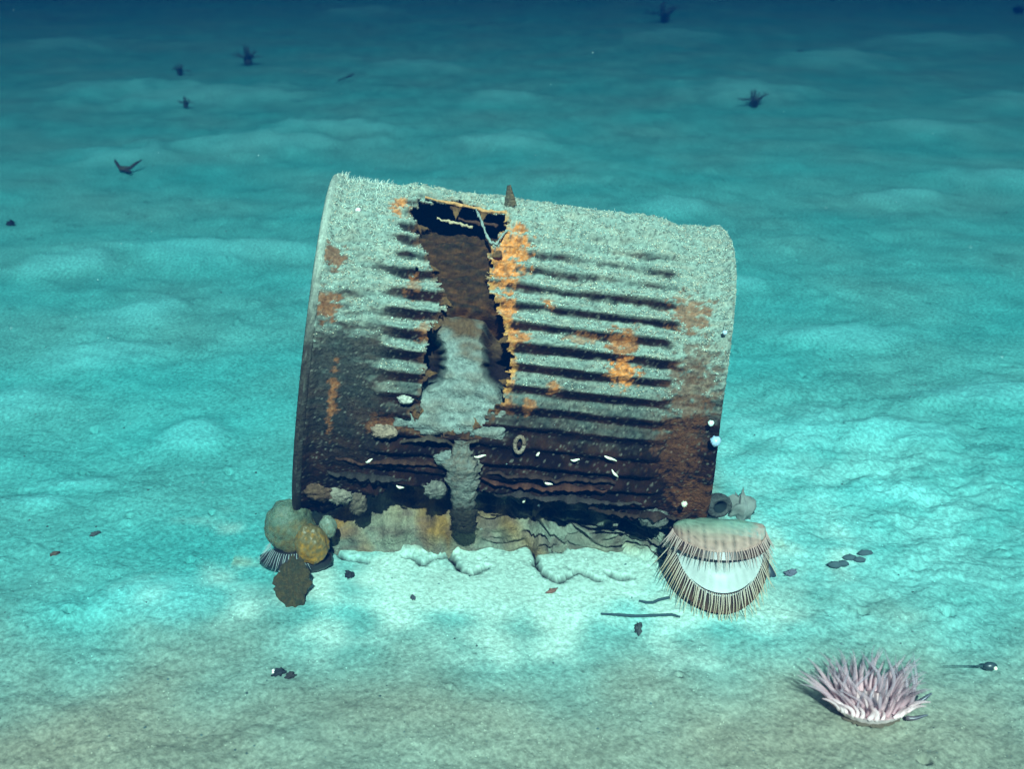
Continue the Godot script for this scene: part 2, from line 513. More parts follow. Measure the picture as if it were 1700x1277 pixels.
func build_can() -> void:
	var can := thing("corrugated_can", "rusted corrugated metal can on its side, torn open in front and coated with silt", "can", CAN_AT)
	can.rotation.z = CAN_ROLL
	var ns := 250
	var angles := PackedFloat32Array()
	var a := -62.0
	while a < 112.0:
		angles.append(a); a += 0.5
	while a < 298.0:
		angles.append(a); a += 3.0
	angles.append(298.0)
	var na := angles.size()
	var s := Shape.new()
	var open := PackedByteArray()
	open.resize(ns * na)
	var inner_first := ns * na
	var inner := PackedVector3Array()
	for i in ns:
		var t := S_LEFT + (S_RIGHT - S_LEFT) * i / (ns - 1)
		for j in na:
			var d := angles[j]
			var r := can_radius(t, d)
			var slope := (can_radius(t, d + 0.4) - can_radius(t, d - 0.4)) / (r * deg_to_rad(0.8))
			var q := deg_to_rad(d)
			var up := (sin(q) - slope * cos(q)) / sqrt(1.0 + slope * slope)
			var silt := silt_at(t, d, up)
			var mottle := fine.get_noise_2d(t * 60.0, d * 0.42)
			var speckle := fine.get_noise_2d(t * 170.0 + 50.0, d * 1.1)
			# bare steel, brown to black
			var col := lin(0.011, 0.007, 0.006).lerp(lin(0.070, 0.028, 0.013), clampf(0.25 + 0.9 * wander.get_noise_2d(t * 16.0, d * 0.14 + 30.0) + 0.5 * mottle, 0, 1) * 0.6)
			if speckle > 0.38:
				col = col.lerp(lin(0.25, 0.24, 0.19), clampf((speckle - 0.38) * 3.0, 0, 0.7))
			var pale := lin(0.30, 0.39, 0.32).lerp(lin(0.48, 0.42, 0.30), clampf(0.3 + wander.get_noise_2d(t * 20.0, d * 0.3) , 0, 1) * 0.45) * (1.0 + 0.35 * mottle)
			pale = pale * (1.0 - clampf((-speckle - 0.18) * 1.8, 0, 0.75))
			col = col.lerp(pale, silt)
			var rw := rust_at(t, d)
			if rw.x > 0.0:
				var rusty := lin(0.13, 0.055, 0.028).lerp(lin(0.88, 0.27, 0.045), rw.y).lerp(lin(0.78, 0.48, 0.26), 0.4 * rw.y * clampf(0.4 + speckle * 2.0, 0, 1)).lerp(lin(0.20, 0.08, 0.03), clampf(wander.get_noise_2d(t * 70.0, d * 0.7) * 1.5, 0, 0.8))
				col = col.lerp(rusty * (1.0 + 0.5 * mottle), rw.x)
				silt *= 1.0 - 0.6 * rw.x
			# the torn edge
			var is_open := false
			var shift := Vector2.ZERO
			if t > -0.22 and t < -0.01 and d > -6.0 and d < 95.0:
				var p := Vector2(t + 0.006 * fine.get_noise_2d(t * 90.0, d * 0.5) + 0.006 * wander.get_noise_2d(t * 30.0, d * 0.25), d + 1.8 * fine.get_noise_2d(d * 0.6 + 80.0, t * 80.0))
				is_open = Geometry2D.is_point_in_polygon(p, hole)
				if not is_open:
					var near := 99.0
					var ps := Vector2(p.x, deg_to_rad(p.y) * 0.252)
					for k in hole.size():
						var e0 := Vector2(hole[k].x, deg_to_rad(hole[k].y) * 0.252)
						var e1 := Vector2(hole[(k + 1) % hole.size()].x, deg_to_rad(hole[(k + 1) % hole.size()].y) * 0.252)
						near = minf(near, ps.distance_to(Geometry2D.get_closest_point_to_segment(ps, e0, e1)))
					var rim := smoothstep(0.009, 0.001, near + 0.008 * mottle)
					var side := smoothstep(-0.12, -0.06, t) * smoothstep(8.0, 20.0, d)
					col = col.lerp(lin(0.30, 0.13, 0.05).lerp(lin(0.75, 0.36, 0.10), side), rim * (0.35 + 0.55 * side))
					if near < 0.0024:       # the edge follows the tear, not the mesh
						var pull := Vector2.ZERO
						var closest := 99.0
						for k in hole.size():
							var e0 := Vector2(hole[k].x, deg_to_rad(hole[k].y) * 0.252)
							var e1 := Vector2(hole[(k + 1) % hole.size()].x, deg_to_rad(hole[(k + 1) % hole.size()].y) * 0.252)
							var c := Geometry2D.get_closest_point_to_segment(ps, e0, e1)
							if ps.distance_to(c) < closest:
								closest = ps.distance_to(c)
								pull = c - ps
						shift = Vector2(pull.x, rad_to_deg(pull.y / 0.252))
					r += 0.004 * rim * (0.5 + fine.get_noise_2d(t * 50.0, d))
			if d < foot_angle(t) or d > 262.0:
				is_open = true
			open[i * na + j] = 1 if is_open else 0
			col.a = 1.0
			r += silt * (0.0025 + 0.0045 * mottle + 0.002 * speckle) + (1.0 - silt) * 0.0016 * mottle
			s.v.append(can_point(t + shift.x, d + shift.y, r))
			s.c.append(col)
			inner.append(can_point(t + shift.x, d + shift.y, r - 0.0035))
	s.v.append_array(inner)
	for k in inner.size():
		s.c.append(lin(0.03, 0.018, 0.013))
	for i in ns - 1:
		for j in na - 1:
			var p := i * na + j
			var shut := open[p] + open[p + 1] + open[p + na] + open[p + na + 1] == 0
			if shut:
				s.quad(p, p + 1, p + na + 1, p + na)
				var q := p + inner_first
				s.quad(q, q + na, q + na + 1, q + 1)
	# close the torn edge between the outside and the inside
	for i in ns - 1:
		for j in na - 1:
			if cell_open(open, na, ns, i, j):
				continue
			var p := i * na + j
			for side in [[-1, 0, p, p + 1], [1, 0, p + na + 1, p + na], [0, -1, p + na, p], [0, 1, p + 1, p + na + 1]]:
				if cell_open(open, na, ns, i + side[0], j + side[1]):
					s.quad(side[2], side[2] + inner_first, side[3] + inner_first, side[3])
	part("corrugated_wall", s.done(), M.crust, can)

	# round bottom plate at the right end, a stiff hoop at the open left end
	var base := Shape.new()
	base.sheet(14, 73, func(i: int, j: int) -> Array:
		var rr := 0.235 * i / 13.0
		var q := TAU * j / 72.0
		return [Vector3(S_RIGHT - 0.016 + 0.004 * cos(rr * 50.0) + 0.002 * fine.get_noise_2d(rr * 60.0, j), rr * sin(q), rr * cos(q)), lin(0.035, 0.022, 0.016) * (1.0 + 0.5 * fine.get_noise_2d(rr * 90.0, j * 3.0))])
	part("bottom_plate", base.done(), M.crust, can)
	var hoop := Shape.new()
	hoop.sheet(181, 9, func(i: int, j: int) -> Array:
		var q := TAU * i / 180.0
		var t := TAU * j / 8.0
		var r := 0.2545 + 0.0065 * cos(t)
		var dusty := clampf(smoothstep(0.3, 0.95, sin(q)) + 0.3 * fine.get_noise_2d(i * 3.0, j * 5.0), 0, 1)
		return [can_point(S_LEFT - 0.001 + 0.0065 * sin(t), rad_to_deg(q) if q < PI else rad_to_deg(q) - 360.0, r), lin(0.05, 0.042, 0.032).lerp(lin(0.46, 0.52, 0.42), dusty) * (1.0 + 0.5 * fine.get_noise_2d(i * 2.0, j * 9.0))], true)
	part("rim_hoop", hoop.done(), M.crust, can)

	# the rusted inner sheet that shows through the upper half of the hole
	var sheet := Shape.new()
	sheet.sheet(90, 80, func(i: int, j: int) -> Array:
		var t := lerpf(-0.22, -0.02, i / 89.0)
		var d := lerpf(30.0, 82.0, j / 79.0)
		var n := fine.get_noise_2d(t * 50.0, d * 0.5)
		var m := wander.get_noise_2d(t * 25.0, d * 0.25)
		var r := 0.236 + 0.006 * m + 0.004 * n - 0.07 * smoothstep(71.0, 82.0, d + 4.0 * m) - 0.03 * smoothstep(-0.075, -0.055, t) * smoothstep(48.0, 38.0, d) - 0.05 * smoothstep(42.0, 35.0, d + 3.0 * m)
		var col := lin(0.075, 0.036, 0.016).lerp(lin(0.035, 0.024, 0.014), clampf(0.5 + 1.2 * m, 0, 1)) * (1.0 + 0.6 * n)
		col = col.lerp(lin(0.20, 0.075, 0.02), 0.6 * smoothstep(44.0, 39.0, d + 6.0 * m) + clampf(1.5 * n - 0.5, 0, 0.5))
		col.a = 1.0
		return [can_point(t, d, r), col])
	part("inner_rusted_sheet", sheet.done(), M.crust, can)

	# torn strips bridging the top of the hole
	var orange := lin(0.72, 0.36, 0.14)
	for line in [
		[[-0.17, 86.5, 0.255, -0.12, 85.5, 0.252, -0.08, 84.0, 0.250, -0.048, 83.0, 0.254], 0.0028, orange],
		[[-0.15, 76.5, 0.246, -0.13, 75.0, 0.247, -0.11, 74.0, 0.247, -0.098, 74.5, 0.243], 0.0026, lin(0.60, 0.46, 0.28)],
		[[-0.098, 86.0, 0.25, -0.092, 79.0, 0.252, -0.085, 72.0, 0.255, -0.077, 65.5, 0.257, -0.066, 63.5, 0.257, -0.058, 67.5, 0.257, -0.05, 72.0, 0.255], 0.0022, lin(0.36, 0.42, 0.36)],
		[[-0.12, 79.0, 0.243, -0.09, 77.0, 0.245, -0.06, 76.0, 0.247], 0.003, lin(0.10, 0.05, 0.03)],
	]:
		var path := []
		var radii := []
		for k in range(0, line[0].size() - 3, 3):
			for u in 6:
				var f := u / 6.0
				var n := fine.get_noise_2d(k * 7.0 + u * 2.3, 5.0)
				path.append(can_point(lerpf(line[0][k], line[0][k + 3], f), lerpf(line[0][k + 1], line[0][k + 4], f) + 1.2 * n, lerpf(line[0][k + 2], line[0][k + 5], f)))
				radii.append(line[1] * (0.8 + 0.8 * fine.get_noise_2d(k * 5.0 + u * 3.1, 9.0)))
		var strip := Shape.new()
		strip.tube(path, radii, 6, line[2])
		part("torn_strip", strip.done(), M.crust, can)

	# ragged shards of steel along the tear
	for sh: Array in [[-0.172, 69.0, 0.5, 0.022], [-0.150, 53.0, 0.2, 0.016], [-0.128, 43.0, -0.3, 0.018], [-0.138, 34.0, 0.4, 0.016], [-0.142, 20.0, 0.1, 0.020], [-0.150, 7.0, 0.5, 0.020], [-0.060, 62.0, 3.3, 0.018], [-0.068, 52.0, 2.9, 0.014], [-0.040, 33.0, 3.4, 0.016], [-0.034, 20.0, 3.0, 0.014], [-0.10, 2.0, 1.6, 0.018], [-0.066, 5.0, 2.1, 0.016], [-0.125, 85.0, -1.5, 0.022], [-0.085, 85.0, -1.7, 0.020]]:
		var shard := Shape.new()
		for face in 2:
			shard.sheet(9, 7, func(i: int, j: int) -> Array:
				var u := i / 8.0
				var w := (j / 6.0 - 0.5) * (1.0 - u) * (0.9 + 0.8 * fine.get_noise_2d(i * 3.0 + sh[1], j * 4.0))
				var along: float = sh[3] * (u * cos(sh[2]) - w * 0.9 * sin(sh[2]))
				var round_: float = sh[3] * (u * sin(sh[2]) + w * 0.9 * cos(sh[2]))
				var n := fine.get_noise_2d(i * 6.0 + sh[0] * 900.0, j * 8.0)
				return [can_point(sh[0] + along - 0.004 * cos(sh[2]), sh[1] + rad_to_deg(round_ / 0.25), 0.2495 - 0.010 * u * u - 0.0016 * face + 0.002 * n), lin(0.16, 0.075, 0.03).lerp(lin(0.05, 0.03, 0.02), clampf(0.5 + n * 1.5, 0, 1)).lerp(lin(0.5, 0.28, 0.1), 0.4 * u)], face == 0)
		part("torn_shard", shard.done(), M.crust, can)

	# a jagged flake standing on the ridge
	var fin := Shape.new()
	fin.sheet(5, 7, func(i: int, j: int) -> Array:
		var u := i / 4.0
		var w := j / 6.0
		var half := lerpf(0.010, 0.003, u)
		return [can_point(-0.047 - 0.006 * u + (w - 0.5) * 2.0 * half, 92.0, 0.25 + 0.029 * u + 0.002 * sin(j * 3.0)) + Vector3(0, 0, 0.002 * sin(w * 6.0)), lin(0.11, 0.11, 0.07).lerp(lin(0.22, 0.15, 0.08), w)])
	fin.sheet(5, 7, func(i: int, j: int) -> Array:
		var u := i / 4.0
		var w := j / 6.0
		var half := lerpf(0.010, 0.003, u)
		return [can_point(-0.047 - 0.006 * u + (w - 0.5) * 2.0 * half, 92.0, 0.25 + 0.029 * u + 0.002 * sin(j * 3.0)) + Vector3(0, 0, 0.002 * sin(w * 6.0) - 0.003), lin(0.11, 0.09, 0.06)], true)
	part("metal_flake", fin.done(), M.crust, can)

	# peeled ledges of plate low on the front
	for ledge in [
		[-0.045, 0.13, -9.0, 0.010, lin(0.06, 0.035, 0.025)], [-0.05, 0.12, -12.5, 0.013, lin(0.10, 0.042, 0.026)], [-0.03, 0.17, -16.0, 0.016, lin(0.06, 0.05, 0.042)],
		[-0.165, -0.06, 0.2, 0.013, lin(0.10, 0.075, 0.05)], [-0.25, -0.10, -9.5, 0.010, lin(0.08, 0.04, 0.025)], [-0.26, -0.15, -16.0, 0.014, lin(0.045, 0.04, 0.033)], [0.10, 0.24, -20.0, 0.014, lin(0.05, 0.032, 0.022)],
	]:
		var lip := Shape.new()
		lip.sheet(70, 9, func(i: int, j: int) -> Array:
			var t := lerpf(ledge[0], ledge[1], i / 69.0)
			var n := wander.get_noise_2d(t * 22.0, ledge[2] * 3.0)
			var f := fine.get_noise_2d(t * 70.0, ledge[2])
			var d: float = ledge[2] + 2.6 * n + 12.0 * (t - (ledge[0] + ledge[1]) * 0.5)
			var w := TAU * j / 8.0
			var fade := sin(PI * i / 69.0)
			var out: float = ledge[3] * (0.5 + 0.9 * n + 0.5 * f + 0.3) * sqrt(fade)
			return [can_point(t, d + 0.5 * sin(w), 0.250 + maxf(out, 0.002) * (0.5 + 0.5 * cos(w))), ledge[4] * (1.0 + 0.7 * f)])
		part("peeled_ledge", lip.done(), M.crust, can)

	# the crusty flake that hangs from the foot of the hole
	var hang := Shape.new()
	hang.sheet(44, 29, func(i: int, j: int) -> Array:
		var u := i / 43.0
		var q := TAU * j / 28.0
		var half := lerpf(0.010, 0.0225, smoothstep(0.0, 0.25, u)) * (1.0 + 0.35 * wander.get_noise_1d(u * 6.0 + 3.0)) * (1.0 - 0.25 * smoothstep(0.3, 0.55, u) + 0.12 * smoothstep(0.6, 0.8, u)) * sqrt(maxf(0.0, 1.0 - pow(u, 9.0)))
		var n := fine.get_noise_3d(u * 90.0, cos(q) * 25.0, sin(q) * 25.0)
		var grey := lin(0.27, 0.29, 0.24) * (1.0 + 0.8 * n)
		grey = grey.lerp(lin(0.13, 0.07, 0.035), clampf(0.4 + 2.0 * n - u, 0, 0.6))
		var col := grey.lerp(lin(0.05, 0.045, 0.03) * (1.0 + 0.6 * n), smoothstep(0.50, 0.68, u + 0.2 * n))
		col.a = 1.0
		var mid := can_point(-0.083 + 0.02 * u, 1.0, 0.252) + Vector3(0, -0.158 * u, 0.006 - 0.03 * u * u)
		return [mid + Vector3(cos(q), 0.2 * n, sin(q) * 0.55) * half * (1.0 + 0.5 * n), col], true)
	part("hanging_crust", hang.done(), M.crust, can)

	# worm tubes and other small white growths on the dark steel
	for w in [[-0.056, -3.9, 0.016, 10.0], [0.04, -11.3, 0.014, -22.0], [0.071, -1.6, 0.012, 4.0], [0.117, 0.3, 0.022, -24.0], [0.127, -5.0, 0.016, -52.0], [-0.159, -19.7, 0.012, -24.0], [-0.205, -10.0, 0.010, 30.0], [0.012, -20.0, 0.006, 70.0], [0.02, -1.0, 0.005, 40.0]]:
		var path := []
		for k in 7:
			var f := k / 6.0 - 0.5
			path.append(can_point(w[0] + w[2] * f * cos(deg_to_rad(w[3])), w[1] + rad_to_deg(w[2] * f * sin(deg_to_rad(w[3])) / 0.25) + 0.25 * sin(f * 5.0), 0.2505 + 0.002 * cos(f * PI)))
		var tube := Shape.new()
		tube.tube(path, [0.0005, 0.0012, 0.0017, 0.0019, 0.0016, 0.0011, 0.0005], 7, lin(0.72, 0.66, 0.52))
		part("worm_tube", tube.done(), M.shell, can)
	for b in [[0.2555, 9.8, 0.007, lin(0.28, 0.42, 0.55)], [0.225, -12.7, 0.0042, lin(0.6, 0.55, 0.42)], [-0.259, 71.8, 0.0036, lin(0.7, 0.55, 0.6)], [0.247, 15.0, 0.004, lin(0.6, 0.7, 0.6)], [0.25, 42.0, 0.0032, lin(0.35, 0.45, 0.5)]]:
		var bead := Shape.new()
		bead.lump(can_point(b[0], b[1], 0.257), Vector3.ONE * b[2], 10, 12, func(d: Vector3) -> float: return 1.0 + 0.12 * sin(d.x * 7.0 + d.y * 5.0), func(_d: Vector3) -> Color: return b[3])
		part("white_polyp", bead.done(), M.shell, can)
	var ring := Shape.new()
	var loop := []
	for k in 17:
		loop.append(can_point(-0.006 + 0.006 * cos(TAU * k / 16.0), 2.0 + 2.6 * sin(TAU * k / 16.0), 0.256))
	ring.tube(loop, [0.0028], 6, lin(0.25, 0.17, 0.11), lin(0.42, 0.33, 0.24))
	part("ring_shaped_crust", ring.done(), M.crust, can)
	for k: Array in [[-0.188, 1.0, 0.017, 0.009, lin(0.36, 0.26, 0.18)], [-0.165, 12.0, 0.010, 0.006, lin(0.55, 0.55, 0.45)], [-0.10, -6.0, 0.016, 0.010, lin(0.24, 0.28, 0.24)], [-0.11, -19.0, 0.016, 0.012, lin(0.2, 0.2, 0.16)], [-0.24, -27.0, 0.018, 0.013, lin(0.3, 0.27, 0.2)], [0.19, -22.0, 0.02, 0.013, lin(0.16, 0.17, 0.14)], [-0.215, -30.0, 0.012, 0.02, lin(0.16, 0.13, 0.09)], [-0.27, -26.0, 0.02, 0.014, lin(0.14, 0.085, 0.05)]]:
		var clot := Shape.new()
		clot.lump(can_point(k[0], k[1], 0.252), Vector3(k[2], k[3], 0.009), 16, 22, func(d: Vector3) -> float: return 1.0 + 0.5 * fine.get_noise_3d(d.x * 14.0 + k[0] * 300.0, d.y * 14.0, d.z * 14.0), func(d: Vector3) -> Color: return k[4] * (1.0 + 0.9 * fine.get_noise_3d(d.x * 22.0, d.y * 22.0 + k[1], d.z * 22.0)))
		part("silt_clot", clot.done(), M.crust, can)

	# fluffy silt and hydroid hairs all over the upper side
	var flock := Shape.new()
	flock.lump(Vector3.ZERO, Vector3(1, 0.8, 1), 3, 5, func(d: Vector3) -> float: return 1.0 + 0.3 * sin(d.x * 9.0 + d.z * 5.0), func(_d: Vector3) -> Color: return Color.WHITE)
	var places := []
	var tints := []
	while places.size() < 30000:
		var t := rng.randf_range(S_LEFT, S_RIGHT)
		var d := rng.randf_range(8.0, 128.0)
		var r := can_radius(t, d)
		var slope := (can_radius(t, d + 0.4) - can_radius(t, d - 0.4)) / (r * deg_to_rad(0.8))
		var q := deg_to_rad(d)
		var up := (sin(q) - slope * cos(q)) / sqrt(1.0 + slope * slope)
		if rng.randf() * 0.65 + 0.35 > silt_at(t, d, up) or rng.randf() < 0.25 - 2.2 * wander.get_noise_2d(t * 26.0 + 9.0, d * 0.2) or bare(t, d):
			continue
		var size := rng.randf_range(0.0004, 0.0010)
		places.append(Transform3D(Basis.from_euler(Vector3(rng.randf() * TAU, rng.randf() * TAU, 0)).scaled(Vector3.ONE * size), can_point(t, d, r + rng.randf_range(0.001, 0.0045))))
		var g := rng.randf_range(0.75, 1.1) * (0.82 + 0.75 * fine.get_noise_2d(t * 75.0, d * 0.45))
		tints.append((lin(0.40, 0.50, 0.41) if rng.randf() < 0.7 else lin(0.56, 0.47, 0.33)) * g if rng.randf() > 0.07 else lin(0.16, 0.2, 0.17))
	scatter("silt_fluff", flock.done(), M.plain, can, places, tints)
	var hair := Shape.new()
	hair.tube([Vector3.ZERO, Vector3(0.1, 0.35, 0), Vector3(0.0, 0.7, 0.1), Vector3(0.15, 1.0, 0.05)], [0.035, 0.03, 0.025, 0.01], 4, Color.WHITE)
	places = []
	tints = []
	while places.size() < 1100:
		var t := rng.randf_range(S_LEFT, S_RIGHT)
		var d := rng.randf_range(60.0, 112.0)
		if bare(t, d) or (rng.randf() > 0.35 and t > -0.2):
			continue
		var size := rng.randf_range(0.003, 0.008) * (1.5 if t < -0.22 else 1.0)
		var out := can_point(0, d, 1.0)
		var b := Basis(Quaternion(Vector3.UP, (out + Vector3(rng.randf_range(-0.7, 0.7), rng.randf_range(-0.3, 0.7), rng.randf_range(-0.7, 0.7))).normalized()))
		places.append(Transform3D(b.scaled(Vector3.ONE * size), can_point(t, d, can_radius(t, d) + 0.001)))
		tints.append(lin(0.55, 0.62, 0.52) * rng.randf_range(0.5, 1.2))
	scatter("hydroid_hairs", hair.done(), M.plain, can, places, tints)


func bare(t: float, d: float) -> bool:
	if t > -0.22 and t < -0.01 and Geometry2D.is_point_in_polygon(Vector2(t, d), hole):
		return true
	if rust_at(t, d).x > 0.35:
		return true
	return false


# the ragged lower edge of the front, eaten away above the mud: along, degrees
var foot := [-0.298, -54.0, -0.25, -46.0, -0.232, -37.0, -0.2, -33.0, -0.165, -27.5, -0.127, -24.0, -0.1, -27.0, -0.06, -24.5, 0.0, -26.0, 0.08, -25.5, 0.13, -27.5, 0.17, -30.0, 0.2, -34.0, 0.24, -42.0, 0.268, -52.0]


func foot_angle(t: float) -> float:
	var n := 2.6 * fine.get_noise_1d(t * 55.0) + 2.2 * wander.get_noise_1d(t * 90.0)
	for k in range(0, foot.size() - 2, 2):
		if t <= foot[k + 2]:
			return 5.0 + lerpf(foot[k + 1], foot[k + 3], (t - foot[k]) / (foot[k + 2] - foot[k])) + n
	return -52.0


func cell_open(open: PackedByteArray, na: int, ns: int, i: int, j: int) -> bool:
	if i < 0 or j < 0 or i >= ns - 1 or j >= na - 1:
		return false
	var p := i * na + j
	return open[p] + open[p + 1] + open[p + na] + open[p + na + 1] > 0


func build_silt_heap() -> void:
	var heap := Shape.new()
	heap.sheet(110, 90, func(i: int, j: int) -> Array:
		var t := lerpf(-0.20, 0.0, i / 109.0)
		var d := lerpf(-12.0, 43.0, j / 89.0)
		var n := fine.get_noise_2d(t * 45.0, d * 0.45)
		var m := wander.get_noise_2d(t * 20.0 + 7.0, d * 0.2)
		var left := lerpf(-0.175, -0.112, smoothstep(5.0, 20.0, d))
		left = lerpf(left, -0.15, smoothstep(26.0, 40.0, d))
		var right := lerpf(-0.03, -0.068, smoothstep(10.0, 24.0, d)) - 0.008 * smoothstep(24.0, 36.0, d)
		left += 0.006 * wander.get_noise_1d(d * 0.25)
		right += 0.006 * wander.get_noise_1d(d * 0.22 + 70.0)
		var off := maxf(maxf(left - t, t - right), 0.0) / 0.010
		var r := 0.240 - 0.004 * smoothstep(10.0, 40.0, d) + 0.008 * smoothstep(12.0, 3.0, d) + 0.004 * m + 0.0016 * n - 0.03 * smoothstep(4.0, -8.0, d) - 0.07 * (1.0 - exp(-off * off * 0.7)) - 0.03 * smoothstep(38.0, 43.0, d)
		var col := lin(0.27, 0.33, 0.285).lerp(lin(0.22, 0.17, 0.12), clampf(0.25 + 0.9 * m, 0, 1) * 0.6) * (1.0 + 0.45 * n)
		col = col.lerp(lin(0.02, 0.015, 0.012), smoothstep(0.6, 1.4, off)).lerp(lin(0.14, 0.08, 0.04), smoothstep(22.0, 40.0, d + 9.0 * m + 4.0 * n))  # heap sides painted near black as the shade in the gaps
		if d < 16.0 and d > 14.2 and t > -0.11:
			col = col * 0.75
		col.a = 1.0
		return [can_point(t, d, r), col])
	var o := part("silt_heap", heap.done(), M.crust, self)
	used_names["silt_heap"] = 0
	o.position = CAN_AT
	o.rotation.z = CAN_ROLL
	tag(o, "grey silt heap filling the torn hole of the corrugated can", "silt")


# ------------------------------------------------------------------ animals
func bent_tentacle(length: float, thick: float, curl: float, col: Color, tip: Color) -> ArrayMesh:
	var s := Shape.new()
	var path := []
	var radii := []
	for k in 8:
		var f := k / 7.0
		path.append(Vector3(length * 0.10 * sin(f * 5.0) * curl, length * (f - 0.12 * absf(curl) * f * f), length * curl * 0.45 * f * f))
		radii.append(thick * (1.0 - 0.75 * f * f))
	s.tube(path, radii, 7, col, tip)
	return s.done()


func place_part(called: String, mesh: Mesh, m: Material, parent: Node3D, at: Vector3, up: Vector3, towards: Vector3, size := 1.0) -> void:
	var o := part(called, mesh, m, parent)
	var y := up.normalized()
	var z := (towards - y * towards.dot(y)).normalized()
	o.transform = Transform3D(Basis(y.cross(z), y, z) * size, at)


func build_flytrap_anemone() -> void:
	var at := Vector3(0.281, ground(0.281, 0.262) + 0.002, 0.262)
	var an := thing("anemone", "pale anemone folded like a clam with two fringes of tentacles, at the can's lower right", "anemone", at)
	an.rotation.y = -0.05
	var w := 0.060
	# dark column below the lower lip
	var column := Shape.new()
	column.lump(Vector3(0, 0.012, 0.008), Vector3(0.055, 0.026, 0.056), 24, 40, func(d: Vector3) -> float: return 1.0 + 0.06 * sin(atan2(d.x, d.z) * 24.0), func(d: Vector3) -> Color: return lin(0.075, 0.04, 0.022).lerp(lin(0.02, 0.014, 0.012), clampf(0.5 + d.y, 0, 1)))
	part("column", column.done(), M.wet, an)
	# the lower lip of the disc, smooth and white
	var low := Shape.new()
	low.sheet(41, 22, func(i: int, j: int) -> Array:
		var q := PI * i / 40.0
		var t := j / 21.0
		var x := -cos(q)
		var z := sin(q)
		var y := 0.071 - 0.032 * t * z - 0.012 * smoothstep(0.75, 1.0, t) * z + 0.006 * sin(t * PI)
		return [Vector3(x * w * t, y, -0.006 + z * 0.070 * t), lin(0.20, 0.24, 0.20).lerp(lin(0.36, 0.39, 0.36), smoothstep(0.1, 0.7, t)) * (1.0 + 0.07 * sin(i * 2.2) + 0.12 * fine.get_noise_2d(i * 0.8, j * 0.8))], true)
	part("lower_lip", low.done(), M.flesh, an)
	# the upper lip: a hood that bends forward over it
	var hood := Shape.new()
	hood.sheet(41, 22, func(i: int, j: int) -> Array:
		var q := PI * i / 40.0
		var t := j / 21.0
		var x := -cos(q)
		var z := maxf(sin(q), 0.0)
		var b := t * 2.75
		var r := 0.003 + 0.020 * pow(z, 0.8)
		r *= 1.0 + 0.14 * wander.get_noise_2d(i * 0.13, j * 0.1)
		return [Vector3(x * w * (0.94 + 0.10 * sin(minf(b, 1.6))), 0.083 - 0.010 * t * z + r * 0.9 * sin(b), -0.010 - r * 0.95 * cos(b) - 0.004 + 0.035 * t * z), (lin(0.19, 0.28, 0.20).lerp(lin(0.36, 0.22, 0.17), clampf(smoothstep(0.4, 0.9, t) + smoothstep(0.6, 0.95, x), 0, 1)) * (1.0 + 0.35 * fine.get_noise_2d(i * 1.1, j * 2.3) + 0.22 * sin(i * 2.4) * smoothstep(0.4, 0.8, t)))], true)
	part("upper_lip", hood.done(), M.sheer, an)
	var inside := Shape.new()
	inside.lump(Vector3(0, 0.070, -0.004), Vector3(0.044, 0.010, 0.009), 14, 24, func(_d: Vector3) -> float: return 1.0, func(_d: Vector3) -> Color: return lin(0.20, 0.22, 0.17))
	part("throat", inside.done(), M.wet, an)
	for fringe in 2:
		var fringe_shade := Shape.new()  # dark sheet added behind each fringe as the shade between tentacles
		fringe_shade.sheet(61, 7, func(i: int, j: int) -> Array:
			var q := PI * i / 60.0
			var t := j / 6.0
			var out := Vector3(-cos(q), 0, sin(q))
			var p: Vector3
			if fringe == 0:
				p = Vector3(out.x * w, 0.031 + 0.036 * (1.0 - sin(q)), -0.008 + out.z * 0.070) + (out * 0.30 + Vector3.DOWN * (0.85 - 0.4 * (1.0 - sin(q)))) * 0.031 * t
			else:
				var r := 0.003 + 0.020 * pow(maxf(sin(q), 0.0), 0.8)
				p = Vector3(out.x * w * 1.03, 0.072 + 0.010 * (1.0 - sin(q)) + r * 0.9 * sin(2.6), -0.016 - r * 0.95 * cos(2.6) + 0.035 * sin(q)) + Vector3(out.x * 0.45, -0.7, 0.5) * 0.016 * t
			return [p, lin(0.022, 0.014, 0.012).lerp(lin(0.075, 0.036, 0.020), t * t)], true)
		part(["lower_fringe_shade", "upper_fringe_shade"][fringe], fringe_shade.done(), M.wet, an)
	var lower := [bent_tentacle(0.044, 0.00085, -0.2, lin(0.52, 0.42, 0.34), Color(0.60, 0.42, 0.24, 0.6)), bent_tentacle(0.042, 0.0007, -0.35, lin(0.40, 0.34, 0.29), Color(0.50, 0.36, 0.2, 0.5)), bent_tentacle(0.044, 0.0009, 0.1, lin(0.56, 0.47, 0.40), Color(0.60, 0.45, 0.28, 0.5))]
	for k in 66:
		var q := PI * (k + 0.5 + rng.randf_range(-0.25, 0.25)) / 66.0
		var out := Vector3(-cos(q), 0, sin(q))
		var p := Vector3(out.x * w, 0.031 + 0.036 * (1.0 - sin(q)), -0.006 + out.z * 0.071)
		place_part("lower_tentacle", lower[rng.randi() % 3], M.sheer, an, p, out * 0.36 + Vector3(rng.randf_range(-0.08, 0.08), -0.9 + 0.45 * (1.0 - sin(q)), rng.randf_range(-0.04, 0.10)), out, rng.randf_range(0.78, 1.12))
	var upper := [bent_tentacle(0.027, 0.0008, -0.2, lin(0.50, 0.31, 0.26), Color(0.5, 0.4, 0.36, 0.5)), bent_tentacle(0.026, 0.0009, 0.1, lin(0.44, 0.30, 0.25), Color(0.46, 0.40, 0.34, 0.4))]
